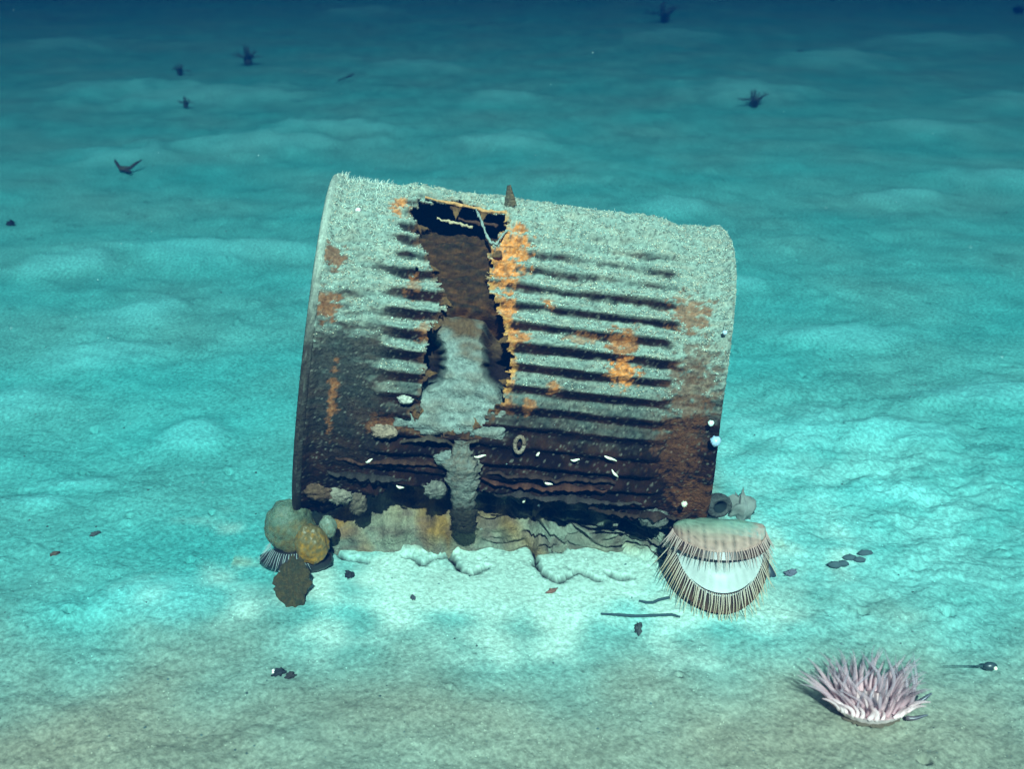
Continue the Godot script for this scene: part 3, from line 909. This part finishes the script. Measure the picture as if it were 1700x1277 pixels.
	for k in 54:
		var q := PI * (k + 0.5 + rng.randf_range(-0.25, 0.25)) / 54.0
		var z := sin(q)
		var r := 0.003 + 0.020 * pow(z, 0.8)
		var p := Vector3(-cos(q) * w * 1.04, 0.072 + 0.010 * (1.0 - z) + r * 0.9 * sin(2.6), -0.014 - r * 0.95 * cos(2.6) + 0.035 * z)
		place_part("upper_tentacle", upper[rng.randi() % 2], M.sheer, an, p, Vector3(-cos(q) * 0.5 + rng.randf_range(-0.14, 0.14), -0.70, 0.55), Vector3(0, 0, 1), rng.randf_range(0.75, 1.15))


func build_left_anemone() -> void:
	var at := Vector3(-0.300, ground(-0.300, 0.195) - 0.006, 0.195)
	var an := thing("anemone", "yellow brown anemone with two bulging lobes, at the can's lower left corner", "anemone", at)
	var foot := Shape.new()
	foot.lump(Vector3(-0.004, 0.012, 0.022), Vector3(0.052, 0.018, 0.024), 16, 28, func(d: Vector3) -> float: return 1.0 + 0.1 * fine.get_noise_3d(d.x * 20.0, d.y * 20.0, d.z * 20.0), func(_d: Vector3) -> Color: return lin(0.012, 0.012, 0.014))
	part("column", foot.done(), M.wet, an)
	for lobe: Array in [
		["pale_lobe", Vector3(-0.014, 0.056, 0.004), Vector3(0.034, 0.040, 0.032), lin(0.10, 0.135, 0.085), lin(0.15, 0.115, 0.045), 0.9],
		["orange_lobe", Vector3(0.021, 0.046, 0.034), Vector3(0.0235, 0.029, 0.022), lin(0.12, 0.09, 0.035), lin(0.30, 0.14, 0.015), 0.5],
		["knob", Vector3(0.043, 0.064, 0.018), Vector3(0.012, 0.017, 0.011), lin(0.15, 0.19, 0.14), lin(0.13, 0.13, 0.08), 0.3]]:
		var ball := Shape.new()
		ball.lump(lobe[1], lobe[2], 60, 80, func(d: Vector3) -> float: return 1.0 + 0.13 * wander.get_noise_3d(d.x * 1.3 + lobe[5] * 9.0, d.y * 1.3, d.z * 1.3) + 0.045 * fine.get_noise_3d(d.x * 3.5, d.y * 3.5 + lobe[5] * 20.0, d.z * 3.5) + 0.012 * fine.get_noise_3d(d.x * 14.0, d.y * 14.0, d.z * 14.0), func(d: Vector3) -> Color: return lobe[3].lerp(lobe[4], clampf(0.45 - 0.7 * d.y + 1.1 * wander.get_noise_3d(d.x * 2.6, d.y * 2.6 + lobe[5] * 30.0, d.z * 2.6), 0, 1)) * (1.0 + 0.5 * fine.get_noise_3d(d.x * 9.0, d.y * 9.0, d.z * 9.0)) * Color(1, 1, 1, 0.0) + Color(0, 0, 0, 0.85 if lobe[0] == "pale_lobe" else 1.0))
		part(lobe[0], ball.done(), M.sheer if lobe[0] == "pale_lobe" else M.flesh, an)
	var hair := bent_tentacle(0.028, 0.0004, 0.3, lin(0.30, 0.36, 0.34), lin(0.34, 0.42, 0.40))
	for k in 34:
		var q := lerpf(-2.4, 1.4, k / 33.0)
		var out := Vector3(sin(q), 0, cos(q))
		place_part("tentacle", hair, M.flesh, an, Vector3(-0.010, 0.034, 0.012) + out * 0.030, out * 0.55 + Vector3(rng.randf_range(-0.1, 0.1), -0.75, 0), out, rng.randf_range(0.8, 1.15))


func build_pink_anemone() -> void:
	var at := Vector3(0.421, ground(0.421, 0.512), 0.512)
	var an := thing("anemone", "small pink anemone with streaming purple grey tentacles on the open silt", "anemone", at)
	an.scale = Vector3.ONE * 0.84
	var cup := Shape.new()
	cup.sheet(73, 16, func(i: int, j: int) -> Array:
		var q := TAU * i / 72.0
		var t := j / 15.0
		var r := lerpf(0.034, 0.057, pow(t, 0.7)) * (1.0 + 0.02 * sin(q * 22.0))
		var streak := 0.5 + 0.5 * sin(q * 11.0 + 2.0 * sin(q * 3.0))
		var col := lin(0.16, 0.12, 0.16).lerp(lin(1.0, 0.76, 0.76), smoothstep(-0.1, 0.25, t) * (1.0 - 0.6 * streak * smoothstep(0.45, 1.0, t)))
		return [Vector3(sin(q) * r, 0.022 * t + 0.001, cos(q) * r * 0.72), col])
	part("column", cup.done(), M.flesh, an)
	var disc := Shape.new()
	disc.sheet(12, 49, func(i: int, j: int) -> Array:
		var t := i / 11.0
		var q := TAU * j / 48.0
		return [Vector3(sin(q) * 0.056 * t, 0.022 - 0.010 * (1.0 - t * t), cos(q) * 0.041 * t), lin(0.62, 0.40, 0.40)], false)
	part("oral_disc", disc.done(), M.flesh, an)
	var shadow := Shape.new()  # dark ring drawn in as the shadow below the cup
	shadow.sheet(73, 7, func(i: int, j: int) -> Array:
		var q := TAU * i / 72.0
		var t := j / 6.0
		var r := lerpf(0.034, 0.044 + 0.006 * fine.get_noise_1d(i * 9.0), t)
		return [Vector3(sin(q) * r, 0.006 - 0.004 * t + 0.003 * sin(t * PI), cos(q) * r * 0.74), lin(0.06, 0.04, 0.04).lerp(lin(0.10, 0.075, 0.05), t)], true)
	part("basal_shadow", shadow.done(), M.plain, an)
	var kinds := [
		bent_tentacle(0.056, 0.0032, 1.1, lin(0.60, 0.33, 0.36), Color(0.32, 0.25, 0.28, 0.2)),
		bent_tentacle(0.056, 0.0028, -0.9, lin(0.46, 0.30, 0.33), Color(0.25, 0.22, 0.26, 0.2)),
		bent_tentacle(0.056, 0.0033, 0.5, lin(0.72, 0.40, 0.42), Color(0.36, 0.27, 0.30, 0.2))]
	var bright := bent_tentacle(0.030, 0.0036, 1.0, lin(1.0, 0.74, 0.74), Color(0.66, 0.42, 0.44, 0.35))
	for k in 108:
		var ring := k % 3
		var q := TAU * k / 108.0 + rng.randf_range(-0.1, 0.1)
		var out := Vector3(sin(q), 0, cos(q))
		var r: float = [0.053, 0.044, 0.032][ring]
		var lean: float = [0.55, 0.32, 0.15][ring]
		var front := out.z > 0.35 and ring == 0
		var up := Vector3(out.x * lean + 0.06 + rng.randf_range(-0.28, 0.28), 0.85, out.z * lean * (0.3 if front else 1.0) - 0.45 + rng.randf_range(-0.15, 0.15))
		var at_root := Vector3(out.x * r, 0.020, out.z * r * 0.72)
		if front:
			if k % 6 != 1:
				place_part("tentacle", bright, M.sheer, an, at_root, up, out, rng.randf_range(0.6, 1.1))
		else:
			place_part("tentacle", kinds[rng.randi() % 3], M.sheer, an, at_root, up, out, rng.randf_range(0.6, 1.2))
	var spike := bent_tentacle(0.04, 0.0045, 0.4, lin(0.10, 0.07, 0.08), lin(0.03, 0.04, 0.06))
	place_part("tentacle", spike, M.wet, an, Vector3(0.048, 0.018, 0.008), Vector3(0.95, 0.42, 0.0), Vector3(0, 1, 0))
	place_part("tentacle", spike, M.wet, an, Vector3(0.044, 0.010, 0.022), Vector3(0.95, 0.05, 0.1), Vector3(0, 1, 0), 0.75)


func build_crinoids() -> void:
	var first: Node3D = null
	var arm_meshes := []
	for k in 4:
		var s := Shape.new()
		var spine := []
		for u in 9:
			var f := u / 8.0
			spine.append(Vector3(0, 0.085 * f, 0.05 * f * f * (1.0 if k % 2 == 0 else -0.4)))
		s.tube(spine, [0.0032, 0.003, 0.0028, 0.0026, 0.0024, 0.002, 0.0018, 0.0014, 0.001], 5, lin(0.055, 0.085, 0.075))
		for u in range(1, 9):
			for side in [-1, 1]:
				var p: Vector3 = spine[u]
				s.tube([p, p + Vector3(side * 0.011, 0.006, 0.002), p + Vector3(side * 0.020 * (1.1 - u / 12.0), 0.014, 0.0)], [0.0012, 0.001, 0.0006], 4, lin(0.065, 0.095, 0.085))
		arm_meshes.append(s.done())
	var spots := [
		[-1.306, -4.147, 0.72, "dark feathery crinoid on the bare silt, upper left of the can"],
		[0.956, -5.767, 0.95, "dark crinoid farthest away, at the upper edge right of the middle"],
		[0.993, -3.089, 0.55, "small dim crinoid beside a low pale mound, upper right of the can"],
		[-1.319, -3.03, 0.33, "tiny dark crinoid low on the silt, left between two silt ridges"],
		[-1.555, -3.819, 0.42, "tiny faint crinoid close to the larger upper left one"]]
	for spot: Array in spots:
		var at := Vector3(spot[0], ground(spot[0], spot[1]), spot[1])
		var cr: Node3D
		if first == null:
			cr = thing("crinoid", spot[3], "crinoid", at, "crinoids on the far silt")
			first = cr
			var body := Shape.new()
			body.lump(Vector3(0, 0.034, 0), Vector3(0.030, 0.038, 0.030), 8, 10, func(_d: Vector3) -> float: return 1.0, func(_d: Vector3) -> Color: return lin(0.045, 0.065, 0.06))
			part("body", body.done(), M.plain, cr)
			for k in 30:
				var q := TAU * k / 30.0 * 3.0 + k * 0.17
				var out := Vector3(sin(q), 0, cos(q))
				var lean := 0.10 + 1.05 * fmod(k * 0.37, 1.0)
				place_part("arm", arm_meshes[k % 4], M.plain, cr, Vector3(0, 0.035, 0) + out * 0.010, out * lean + Vector3(0, 0.75, 0), out, 0.75 + 0.4 * fmod(k * 0.61, 1.0))
		else:
			cr = first.duplicate()
			cr.name = numbered("crinoid")
			add_child(cr, true)
			cr.position = at
			tag(cr, spot[3], "crinoid", "crinoids on the far silt")
		cr.rotation.y = spot[0] * 3.0
		cr.scale = Vector3.ONE * spot[2]


func build_small_animals() -> void:
	# a two armed brittle star, seen as a dark V
	var star := thing("brittle_star", "dark brittle star curled into a V on the silt, upper left", "brittle star", Vector3(-1.235, ground(-1.235, -1.985) + 0.012, -1.985))
	star.scale = Vector3.ONE * 0.62
	var body := Shape.new()
	body.lump(Vector3(-0.01, 0.004, 0), Vector3(0.022, 0.014, 0.018), 10, 14, func(d: Vector3) -> float: return 1.0 + 0.15 * sin(atan2(d.x, d.z) * 5.0), func(_d: Vector3) -> Color: return lin(0.05, 0.05, 0.035))
	part("body", body.done(), M.plain, star)
	for arm in [[Vector3(-0.02, 0.005, 0), Vector3(-0.04, 0.02, -0.01), Vector3(-0.055, 0.045, -0.02)], [Vector3(0, 0.005, 0), Vector3(0.03, 0.012, 0.01), Vector3(0.055, 0.03, -0.01), Vector3(0.078, 0.042, -0.04)], [Vector3(0, 0, 0.01), Vector3(0.02, 0, 0.03), Vector3(0.04, 0.0, 0.045)]]:
		var s := Shape.new()
		s.tube(arm, [0.010, 0.009, 0.007, 0.003], 7, lin(0.045, 0.042, 0.03), lin(0.02, 0.02, 0.018))
		part("arm", s.done(), M.plain, star)
	# a shrimp with one bright eye
	var shrimp := thing("shrimp", "tiny dark shrimp with a bright eye and thin tail, right of the pink anemone", "shrimp", Vector3(0.589, ground(0.589, 0.44) + 0.008, 0.44))
	var hull := Shape.new()
	hull.lump(Vector3.ZERO, Vector3(0.0105, 0.0055, 0.0055), 10, 14, func(d: Vector3) -> float: return 1.0 - 0.3 * maxf(-d.x, 0), func(_d: Vector3) -> Color: return lin(0.02, 0.04, 0.045))
	part("body", hull.done(), M.wet, shrimp)
	var eye := Shape.new()
	eye.lump(Vector3(0.006, 0.0005, 0.0048), Vector3.ONE * 0.0024, 8, 10, func(_d: Vector3) -> float: return 1.0, func(_d: Vector3) -> Color: return lin(0.95, 0.88, 0.68))
	part("eye", eye.done(), M.shell, shrimp)
	var tail := Shape.new()
	tail.tube([Vector3(-0.008, 0, 0), Vector3(-0.02, 0.001, 0), Vector3(-0.036, 0.0, -0.001), Vector3(-0.056, -0.002, -0.003)], [0.0016, 0.0008, 0.0005, 0.0003], 5, lin(0.03, 0.06, 0.06))
	part("tail", tail.done(), M.plain, shrimp)


func flake_mesh(points: Array, thick: float, col: Color, col2: Color) -> ArrayMesh:      # a crusty plate with a ragged outline in its own x, y
	var s := Shape.new()
	var ring := []
	for k in points.size():
		var a: Vector2 = points[k]
		var b: Vector2 = points[(k + 1) % points.size()]
		for u in 4:
			ring.append(a.lerp(b, u / 4.0) * (1.0 + 0.42 * fine.get_noise_2d(k * 20.0 + u * 6.0, 3.0)))
	var n := ring.size()
	for side in [1.0, -1.0]:
		var first := s.v.size()
		for r in 7:
			for k in n:
				var p: Vector2 = ring[k] * (r / 6.0)
				var bump := fine.get_noise_2d(p.x * 900.0, p.y * 900.0 + side * 40.0)
				s.v.append(Vector3(p.x, p.y, side * thick * (1.0 - pow(r / 6.0, 4.0) * 0.9) + 0.4 * thick * bump))
				var tint := col.lerp(col2, clampf(0.5 + 1.4 * bump, 0, 1))
				s.c.append(tint)
		for r in 6:
			for k in n:
				var k2 := (k + 1) % n
				var p := first + r * n
				if side > 0:
					s.quad(p + k, p + n + k, p + n + k2, p + k2)
				else:
					s.quad(p + k, p + k2, p + n + k2, p + n + k)
	return s.done()


func lone(called: String, mesh: Mesh, m: Material, at: Vector3, turn: Vector3, label: String, category: String, group := "") -> void:
	var o := part(numbered(called), mesh, m, self)
	o.position = at
	o.rotation = turn
	tag(o, label, category, group)


func build_litter() -> void:
	# the brown flake standing in the silt at the left
	var leaf := flake_mesh([Vector2(-0.004, 0.034), Vector2(0.014, 0.032), Vector2(0.024, 0.016), Vector2(0.023, -0.004), Vector2(0.017, -0.022), Vector2(0.004, -0.034), Vector2(-0.010, -0.026), Vector2(-0.022, -0.008), Vector2(-0.026, 0.006), Vector2(-0.017, 0.024)], 0.006, lin(0.10, 0.075, 0.035), lin(0.05, 0.055, 0.035))
	lone("rust_flake", leaf, M.crust, Vector3(-0.297, ground(-0.297, 0.288) + 0.020, 0.288), Vector3(-0.85, 0.1, 0), "brown diamond shaped rust flake lying on bright silt below the left anemone", "rust flake")
	# pebbles and fragments
	var dark := lin(0.02, 0.025, 0.03)
	for b: Array in [
		[-0.228, 0.238, Vector3(0.0075, 0.006, 0.0065), dark, "round_pebble", "round dark pebble on the bright silt in front of the can's left part", "pebble"],
		[-0.287, 0.447, Vector3(0.008, 0.005, 0.006), dark, "dark_fragment", "dark fragment with a white speck on the near silt, left of centre", "fragment"],
		[-0.272, 0.452, Vector3(0.008, 0.005, 0.005), lin(0.03, 0.03, 0.03), "dark_fragment", "dark ragged fragment right beside the one with the white speck", "fragment"],
		[-0.294, 0.444, Vector3(0.0028, 0.0028, 0.0028), lin(0.9, 0.9, 0.85), "white_shell_chip", "white shell chip touching a dark fragment on the near silt", "shell chip"],
		[0.392, 0.232, Vector3(0.011, 0.005, 0.005), lin(0.10, 0.11, 0.14), "grey_fragment", "grey fragment beside the black mussel shell, right of the folded anemone", "fragment"],
		[-1.372, -1.416, Vector3(0.011, 0.010, 0.009), lin(0.015, 0.02, 0.025), "round_pebble", "dark round pebble alone at the far left on green silt", "pebble"],
		[3.407, -6.333, Vector3(0.035, 0.03, 0.03), lin(0.01, 0.012, 0.015), "dark_lump", "dark lump in the far upper right corner of the sea bed", "lump"],
		[1.491, -4.455, Vector3(0.035, 0.012, 0.014), lin(0.02, 0.025, 0.03), "flat_fragment", "flat dark fragment far off between pale mounds, upper right", "fragment"],
		[-0.62, 0.13, Vector3(0.008, 0.003, 0.004), lin(0.05, 0.06, 0.06), "silt_crumb", "brownish silt crumb lying left of the left anemone, the farther of two", "crumb"],
		[-0.66, 0.185, Vector3(0.007, 0.003, 0.004), lin(0.08, 0.06, 0.045), "silt_crumb", "reddish silt crumb lying left of the left anemone, the nearer of two", "crumb"],
		[0.165, 0.355, Vector3(0.012, 0.004, 0.005), lin(0.05, 0.06, 0.06), "dark_fragment", "dark crumbled fragment under the thin twig, left of the folded anemone", "fragment"],
		[0.348, 0.078, Vector3(0.022, 0.026, 0.02), lin(0.16, 0.18, 0.16), "grey_sponge", "grey rounded sponge behind the dark tube at the can's lower right", "sponge"],
		[-0.135, 0.29, Vector3(0.006, 0.003, 0.003), lin(0.05, 0.06, 0.07), "dark_chip", "dark chip on the bright silt below the middle of the can", "chip"],
		[0.055, 0.275, Vector3(0.009, 0.004, 0.004), lin(0.16, 0.08, 0.06), "brown_chip", "brown chip on the bright silt below the crust cracks", "chip"],
	]:
		var s := Shape.new()
		s.lump(Vector3.ZERO, b[2], 12, 16, func(d: Vector3) -> float: return 0.85 + 0.9 * fine.get_noise_3d(d.x * 1.6 + b[0] * 50.0, d.y * 1.6, d.z * 1.6) + 0.3 * fine.get_noise_3d(d.x * 6.0, d.y * 6.0 + b[1] * 40.0, d.z * 6.0), func(d: Vector3) -> Color: return b[3] * (1.0 + 0.5 * fine.get_noise_3d(d.x * 20.0, d.y * 20.0, d.z * 20.0)))
		lone(b[4], s.done(), M.plain, Vector3(b[0], ground(b[0], b[1]) + b[2].y * 0.45, b[1]), Vector3(0, b[0] * 9.0, 0), b[5], b[6])
	# a chain of three crumbs
	var chain := thing("dark_chain", "dark lumpy strand lying on bright silt right of the folded anemone", "strand", Vector3(0.482, ground(0.482, 0.212) + 0.003, 0.212))
	for k in 5:
		var s := Shape.new()
		s.lump(Vector3(-0.026 + k * 0.013, 0, 0.006 - k * 0.006 + 0.006 * sin(k * 2.6)), Vector3(0.010, 0.005, 0.0055) * (1.0 - 0.12 * (k % 2)), 8, 12, func(d: Vector3) -> float: return 1.0 + 0.4 * fine.get_noise_3d(d.x * 9.0 + k * 8.0, d.y * 9.0, d.z * 9.0), func(_d: Vector3) -> Color: return lin(0.05, 0.08, 0.09))
		part("lump", s.done(), M.plain, chain)
	# a mussel shell leaning at the right of the folded anemone
	var shell := Shape.new()
	shell.lump(Vector3(0, 0.012, 0), Vector3(0.008, 0.019, 0.006), 14, 18, func(d: Vector3) -> float: return 1.0 - 0.25 * d.y, func(d: Vector3) -> Color: return lin(0.02, 0.035, 0.045).lerp(lin(0.10, 0.13, 0.12), smoothstep(0.85, 1.0, d.z)))
	lone("mussel_shell", shell.done(), M.shell, Vector3(0.364, ground(0.364, 0.232), 0.232), Vector3(-0.5, 0, 0.55), "black mussel shell leaning against the folded anemone's right side", "shell")
	# thin worm tubes on the silt
	for t: Array in [
		["long thin dark worm tube lying straight on silt left of the folded anemone", [0.118, 0.327, 0.14, 0.329, 0.165, 0.331, 0.19, 0.330, 0.212, 0.328, 0.222, 0.334]],
		["short wavy dark worm tube behind the long straight one", [0.172, 0.298, 0.18, 0.302, 0.19, 0.301, 0.2, 0.294, 0.214, 0.29]]]:
		var path := []
		for k in range(0, t[1].size(), 2):
			path.append(Vector3(t[1][k], ground(t[1][k], t[1][k + 1]) + 0.0022, t[1][k + 1]))
		var s := Shape.new()
		s.tube(path, [0.0014, 0.002, 0.0021, 0.0021, 0.002, 0.0014], 7, lin(0.03, 0.055, 0.065))
		lone("worm_tube", s.done(), M.plain, Vector3.ZERO, Vector3.ZERO, t[0], "worm tube", "worm tubes on the silt")
	var stick := Shape.new()
	stick.tube([Vector3(-0.035, 0.0, 0.02), Vector3(-0.005, 0.008, 0.0), Vector3(0.012, 0.014, -0.006), Vector3(0.035, 0.024, -0.025)], [0.002, 0.003, 0.005, 0.003], 7, lin(0.02, 0.03, 0.03))
	lone("stick", stick.done(), M.plain, Vector3(-0.756, ground(-0.756, -3.659) + 0.008, -3.659), Vector3.ZERO, "short dark stick slanting on the far silt above the can", "stick")
	# a dark tube and a cup shaped sponge at the can's right foot
	for cup: Array in [
		[Vector3(0.298, 0.068, 0.165), 0.021, Vector3(0.35, 0.15, 0.9), lin(0.09, 0.10, 0.09), "tube_sponge", "black mouthed tube sponge under the can's lower right corner", 0.036],
		[Vector3(0.214, 0.050, 0.172), 0.020, Vector3(0.0, -0.05, 1.0), lin(0.30, 0.36, 0.30), "cup_sponge", "grey cup sponge with a dark hollow under the can, left of the folded anemone", 0.03]]:
		var th := thing(cup[4], cup[5], "sponge", cup[0])
		var up: Vector3 = cup[2].normalized()
		var side := up.cross(Vector3.UP).normalized()
		var over := side.cross(up)
		var outer := Shape.new()
		outer.sheet(14, 33, func(i: int, j: int) -> Array:
			var q := TAU * j / 32.0
			var t := i / 13.0
			var r: float = cup[1] * [0.35, 0.62, 0.8, 0.9, 0.97, 1.0, 1.02, 1.0, 0.94, 0.84, 0.72, 0.62, 0.56, 0.53][i]
			var z: float = cup[6] * (t * 1.25 - 0.75) if i < 9 else cup[6] * (0.12 - 0.02 * (i - 9))
			return [(side * cos(q) + over * sin(q) * 0.8) * r * (1.0 + 0.08 * fine.get_noise_2d(j * 5.0, i * 9.0)) + up * z, cup[3] * (1.0 + 0.5 * fine.get_noise_2d(j * 9.0, i * 12.0))])
		part("wall", outer.done(), M.crust, th)
		var dark_in := Shape.new()
		dark_in.sheet(8, 33, func(i: int, j: int) -> Array:
			var q := TAU * j / 32.0
			var r: float = cup[1] * 0.53 * (1.0 - i / 7.0 * 0.9)
			return [(side * cos(q) + over * sin(q) * 0.8) * r + up * cup[6] * (0.04 - 0.5 * i / 7.0), lin(0.015, 0.02, 0.02)])
		part("hollow", dark_in.done(), M.plain, th)
	# loose grains and flocs lying on the silt
	var grain_shape := Shape.new()
	grain_shape.lump(Vector3.ZERO, Vector3(1, 0.35, 0.8), 4, 6, func(d: Vector3) -> float: return 1.0 + 0.25 * sin(d.x * 6.0 + d.z * 9.0), func(_d: Vector3) -> Color: return Color.WHITE)
	var gm := grain_shape.done()
	for kind in 2:
		var places := []
		var tints := []
		for k in (9000 if kind == 0 else 7000):
			var z := 0.75 - 3.6 * pow(rng.randf(), 1.7)
			var x := rng.randf_range(-1.0, 1.0) * (0.62 + 0.45 * (0.75 - z))
			if absf(x) < 0.3 and absf(z) < 0.16:
				continue
			var patch := 0.5 + 0.5 * wander.get_noise_2d(x * 4.0 + 20.0, z * 4.0)
			if rng.randf() > patch * 1.3:
				continue
			var size := rng.randf_range(0.0004, 0.0009) if (rng.randf() < 0.95 or kind == 1) else rng.randf_range(0.001, 0.0022)
			if kind == 1:
				size *= 1.5
			size *= 1.0 + 0.25 * maxf(0.3 - z, 0.0)
			places.append(Transform3D(Basis.from_euler(Vector3(0, rng.randf() * TAU, rng.randf_range(-0.4, 0.4))).scaled(Vector3.ONE * size), Vector3(x, ground(x, z) + size * 0.25, z)))
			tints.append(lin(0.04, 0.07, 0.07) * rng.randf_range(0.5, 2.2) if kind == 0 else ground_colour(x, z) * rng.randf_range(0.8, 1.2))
		scatter(["dark_grains", "pale_flocs"][kind], gm, M.plain, self, places, tints)


func build_marine_snow() -> void:
	var flake := Shape.new()
	flake.lump(Vector3.ZERO, Vector3(1, 0.8, 0.9), 3, 5, func(d: Vector3) -> float: return 1.0 + 0.3 * sin(d.x * 7.0 + d.y * 4.0), func(_d: Vector3) -> Color: return Color.WHITE)
	var places := []
	var tints := []
	for k in 420:
		var z := rng.randf_range(-4.5, 0.75)
		var x := rng.randf_range(-0.5, 0.5) * (1.2 + 0.75 * (1.5 - z))
		places.append(Transform3D(Basis.from_euler(Vector3(rng.randf() * TAU, rng.randf() * TAU, 0)).scaled(Vector3.ONE * rng.randf_range(0.0003, 0.0008)), Vector3(x, rng.randf_range(0.05, 0.75), z)))
		tints.append(lin(0.35, 0.5, 0.5) * rng.randf_range(0.5, 1.2))
	scatter("marine_snow", flake.done(), M.plain, self, places, tints)


# ------------------------------------------------------------------
func _ready() -> void:
	var camera := Camera3D.new()
	camera.name = "camera"
	camera.position = Vector3(0, 0.905, 1.544)
	camera.rotation_degrees = Vector3(-25, 0, 0)
	camera.fov = 38.0
	var optics := CameraAttributesPhysical.new()
	optics.frustum_focal_length = 34.85
	optics.frustum_focus_distance = 1.6
	optics.exposure_aperture = 6.0
	camera.attributes = optics
	camera.fov = 38.0
	camera.near = 0.05
	camera.far = 120.0
	add_child(camera)
	camera.current = true

	var env := Environment.new()
	env.background_mode = Environment.BG_SKY
	var sky := ProceduralSkyMaterial.new()
	sky.sky_top_color = Color(0.36, 0.52, 0.54)
	sky.sky_horizon_color = Color(0.03, 0.20, 0.32)
	sky.ground_bottom_color = Color(0.02, 0.10, 0.16)
	sky.ground_horizon_color = Color(0.03, 0.20, 0.32)
	sky.sun_angle_max = 1.0
	env.sky = Sky.new()
	env.sky.sky_material = sky
	env.tonemap_mode = Environment.TONE_MAPPER_LINEAR
	env.tonemap_exposure = 9.0
	env.sdfgi_enabled = true
	env.ssao_enabled = true
	env.ssil_enabled = true
	env.volumetric_fog_enabled = true
	env.volumetric_fog_density = 0.0
	var world := WorldEnvironment.new()
	world.name = "water_light"
	world.environment = env
	add_child(world)

	var sun := DirectionalLight3D.new()
	sun.name = "sun"
	sun.light_energy = 1.6
	sun.light_color = Color(0.82, 1.0, 0.97)
	sun.light_angular_distance = 0.8
	sun.shadow_enabled = true
	sun.look_at_from_position(Vector3(0.05, 0.70, 0.71), Vector3.ZERO, Vector3.BACK)
	add_child(sun)

	# the sea itself: water that swallows light with distance
	var water := FogVolume.new()
	water.name = "sea_water"
	water.shape = RenderingServer.FOG_VOLUME_SHAPE_BOX
	water.size = Vector3(40, 4.0, 40)
	water.position = Vector3(0, 0.4, -8)
	var murk := FogMaterial.new()
	murk.albedo = Color(0.0, 0.12, 0.265)
	murk.density = 0.365
	water.material = murk
	water.set_meta("kind", "structure")
	add_child(water)

	noise(broad, 3, 1.1, 3)
	noise(lumpy, 5, 3.4, 4)
	noise(fine, 7, 1.0, 3)
	noise(wander, 9, 1.0, 2)
	rng.seed = 20
	materials()
	build_seabed()
	build_mud_bank()
	build_can()
	build_silt_heap()
	build_flytrap_anemone()
	build_left_anemone()
	build_pink_anemone()
	build_crinoids()
	build_small_animals()
	build_litter()
	build_marine_snow()
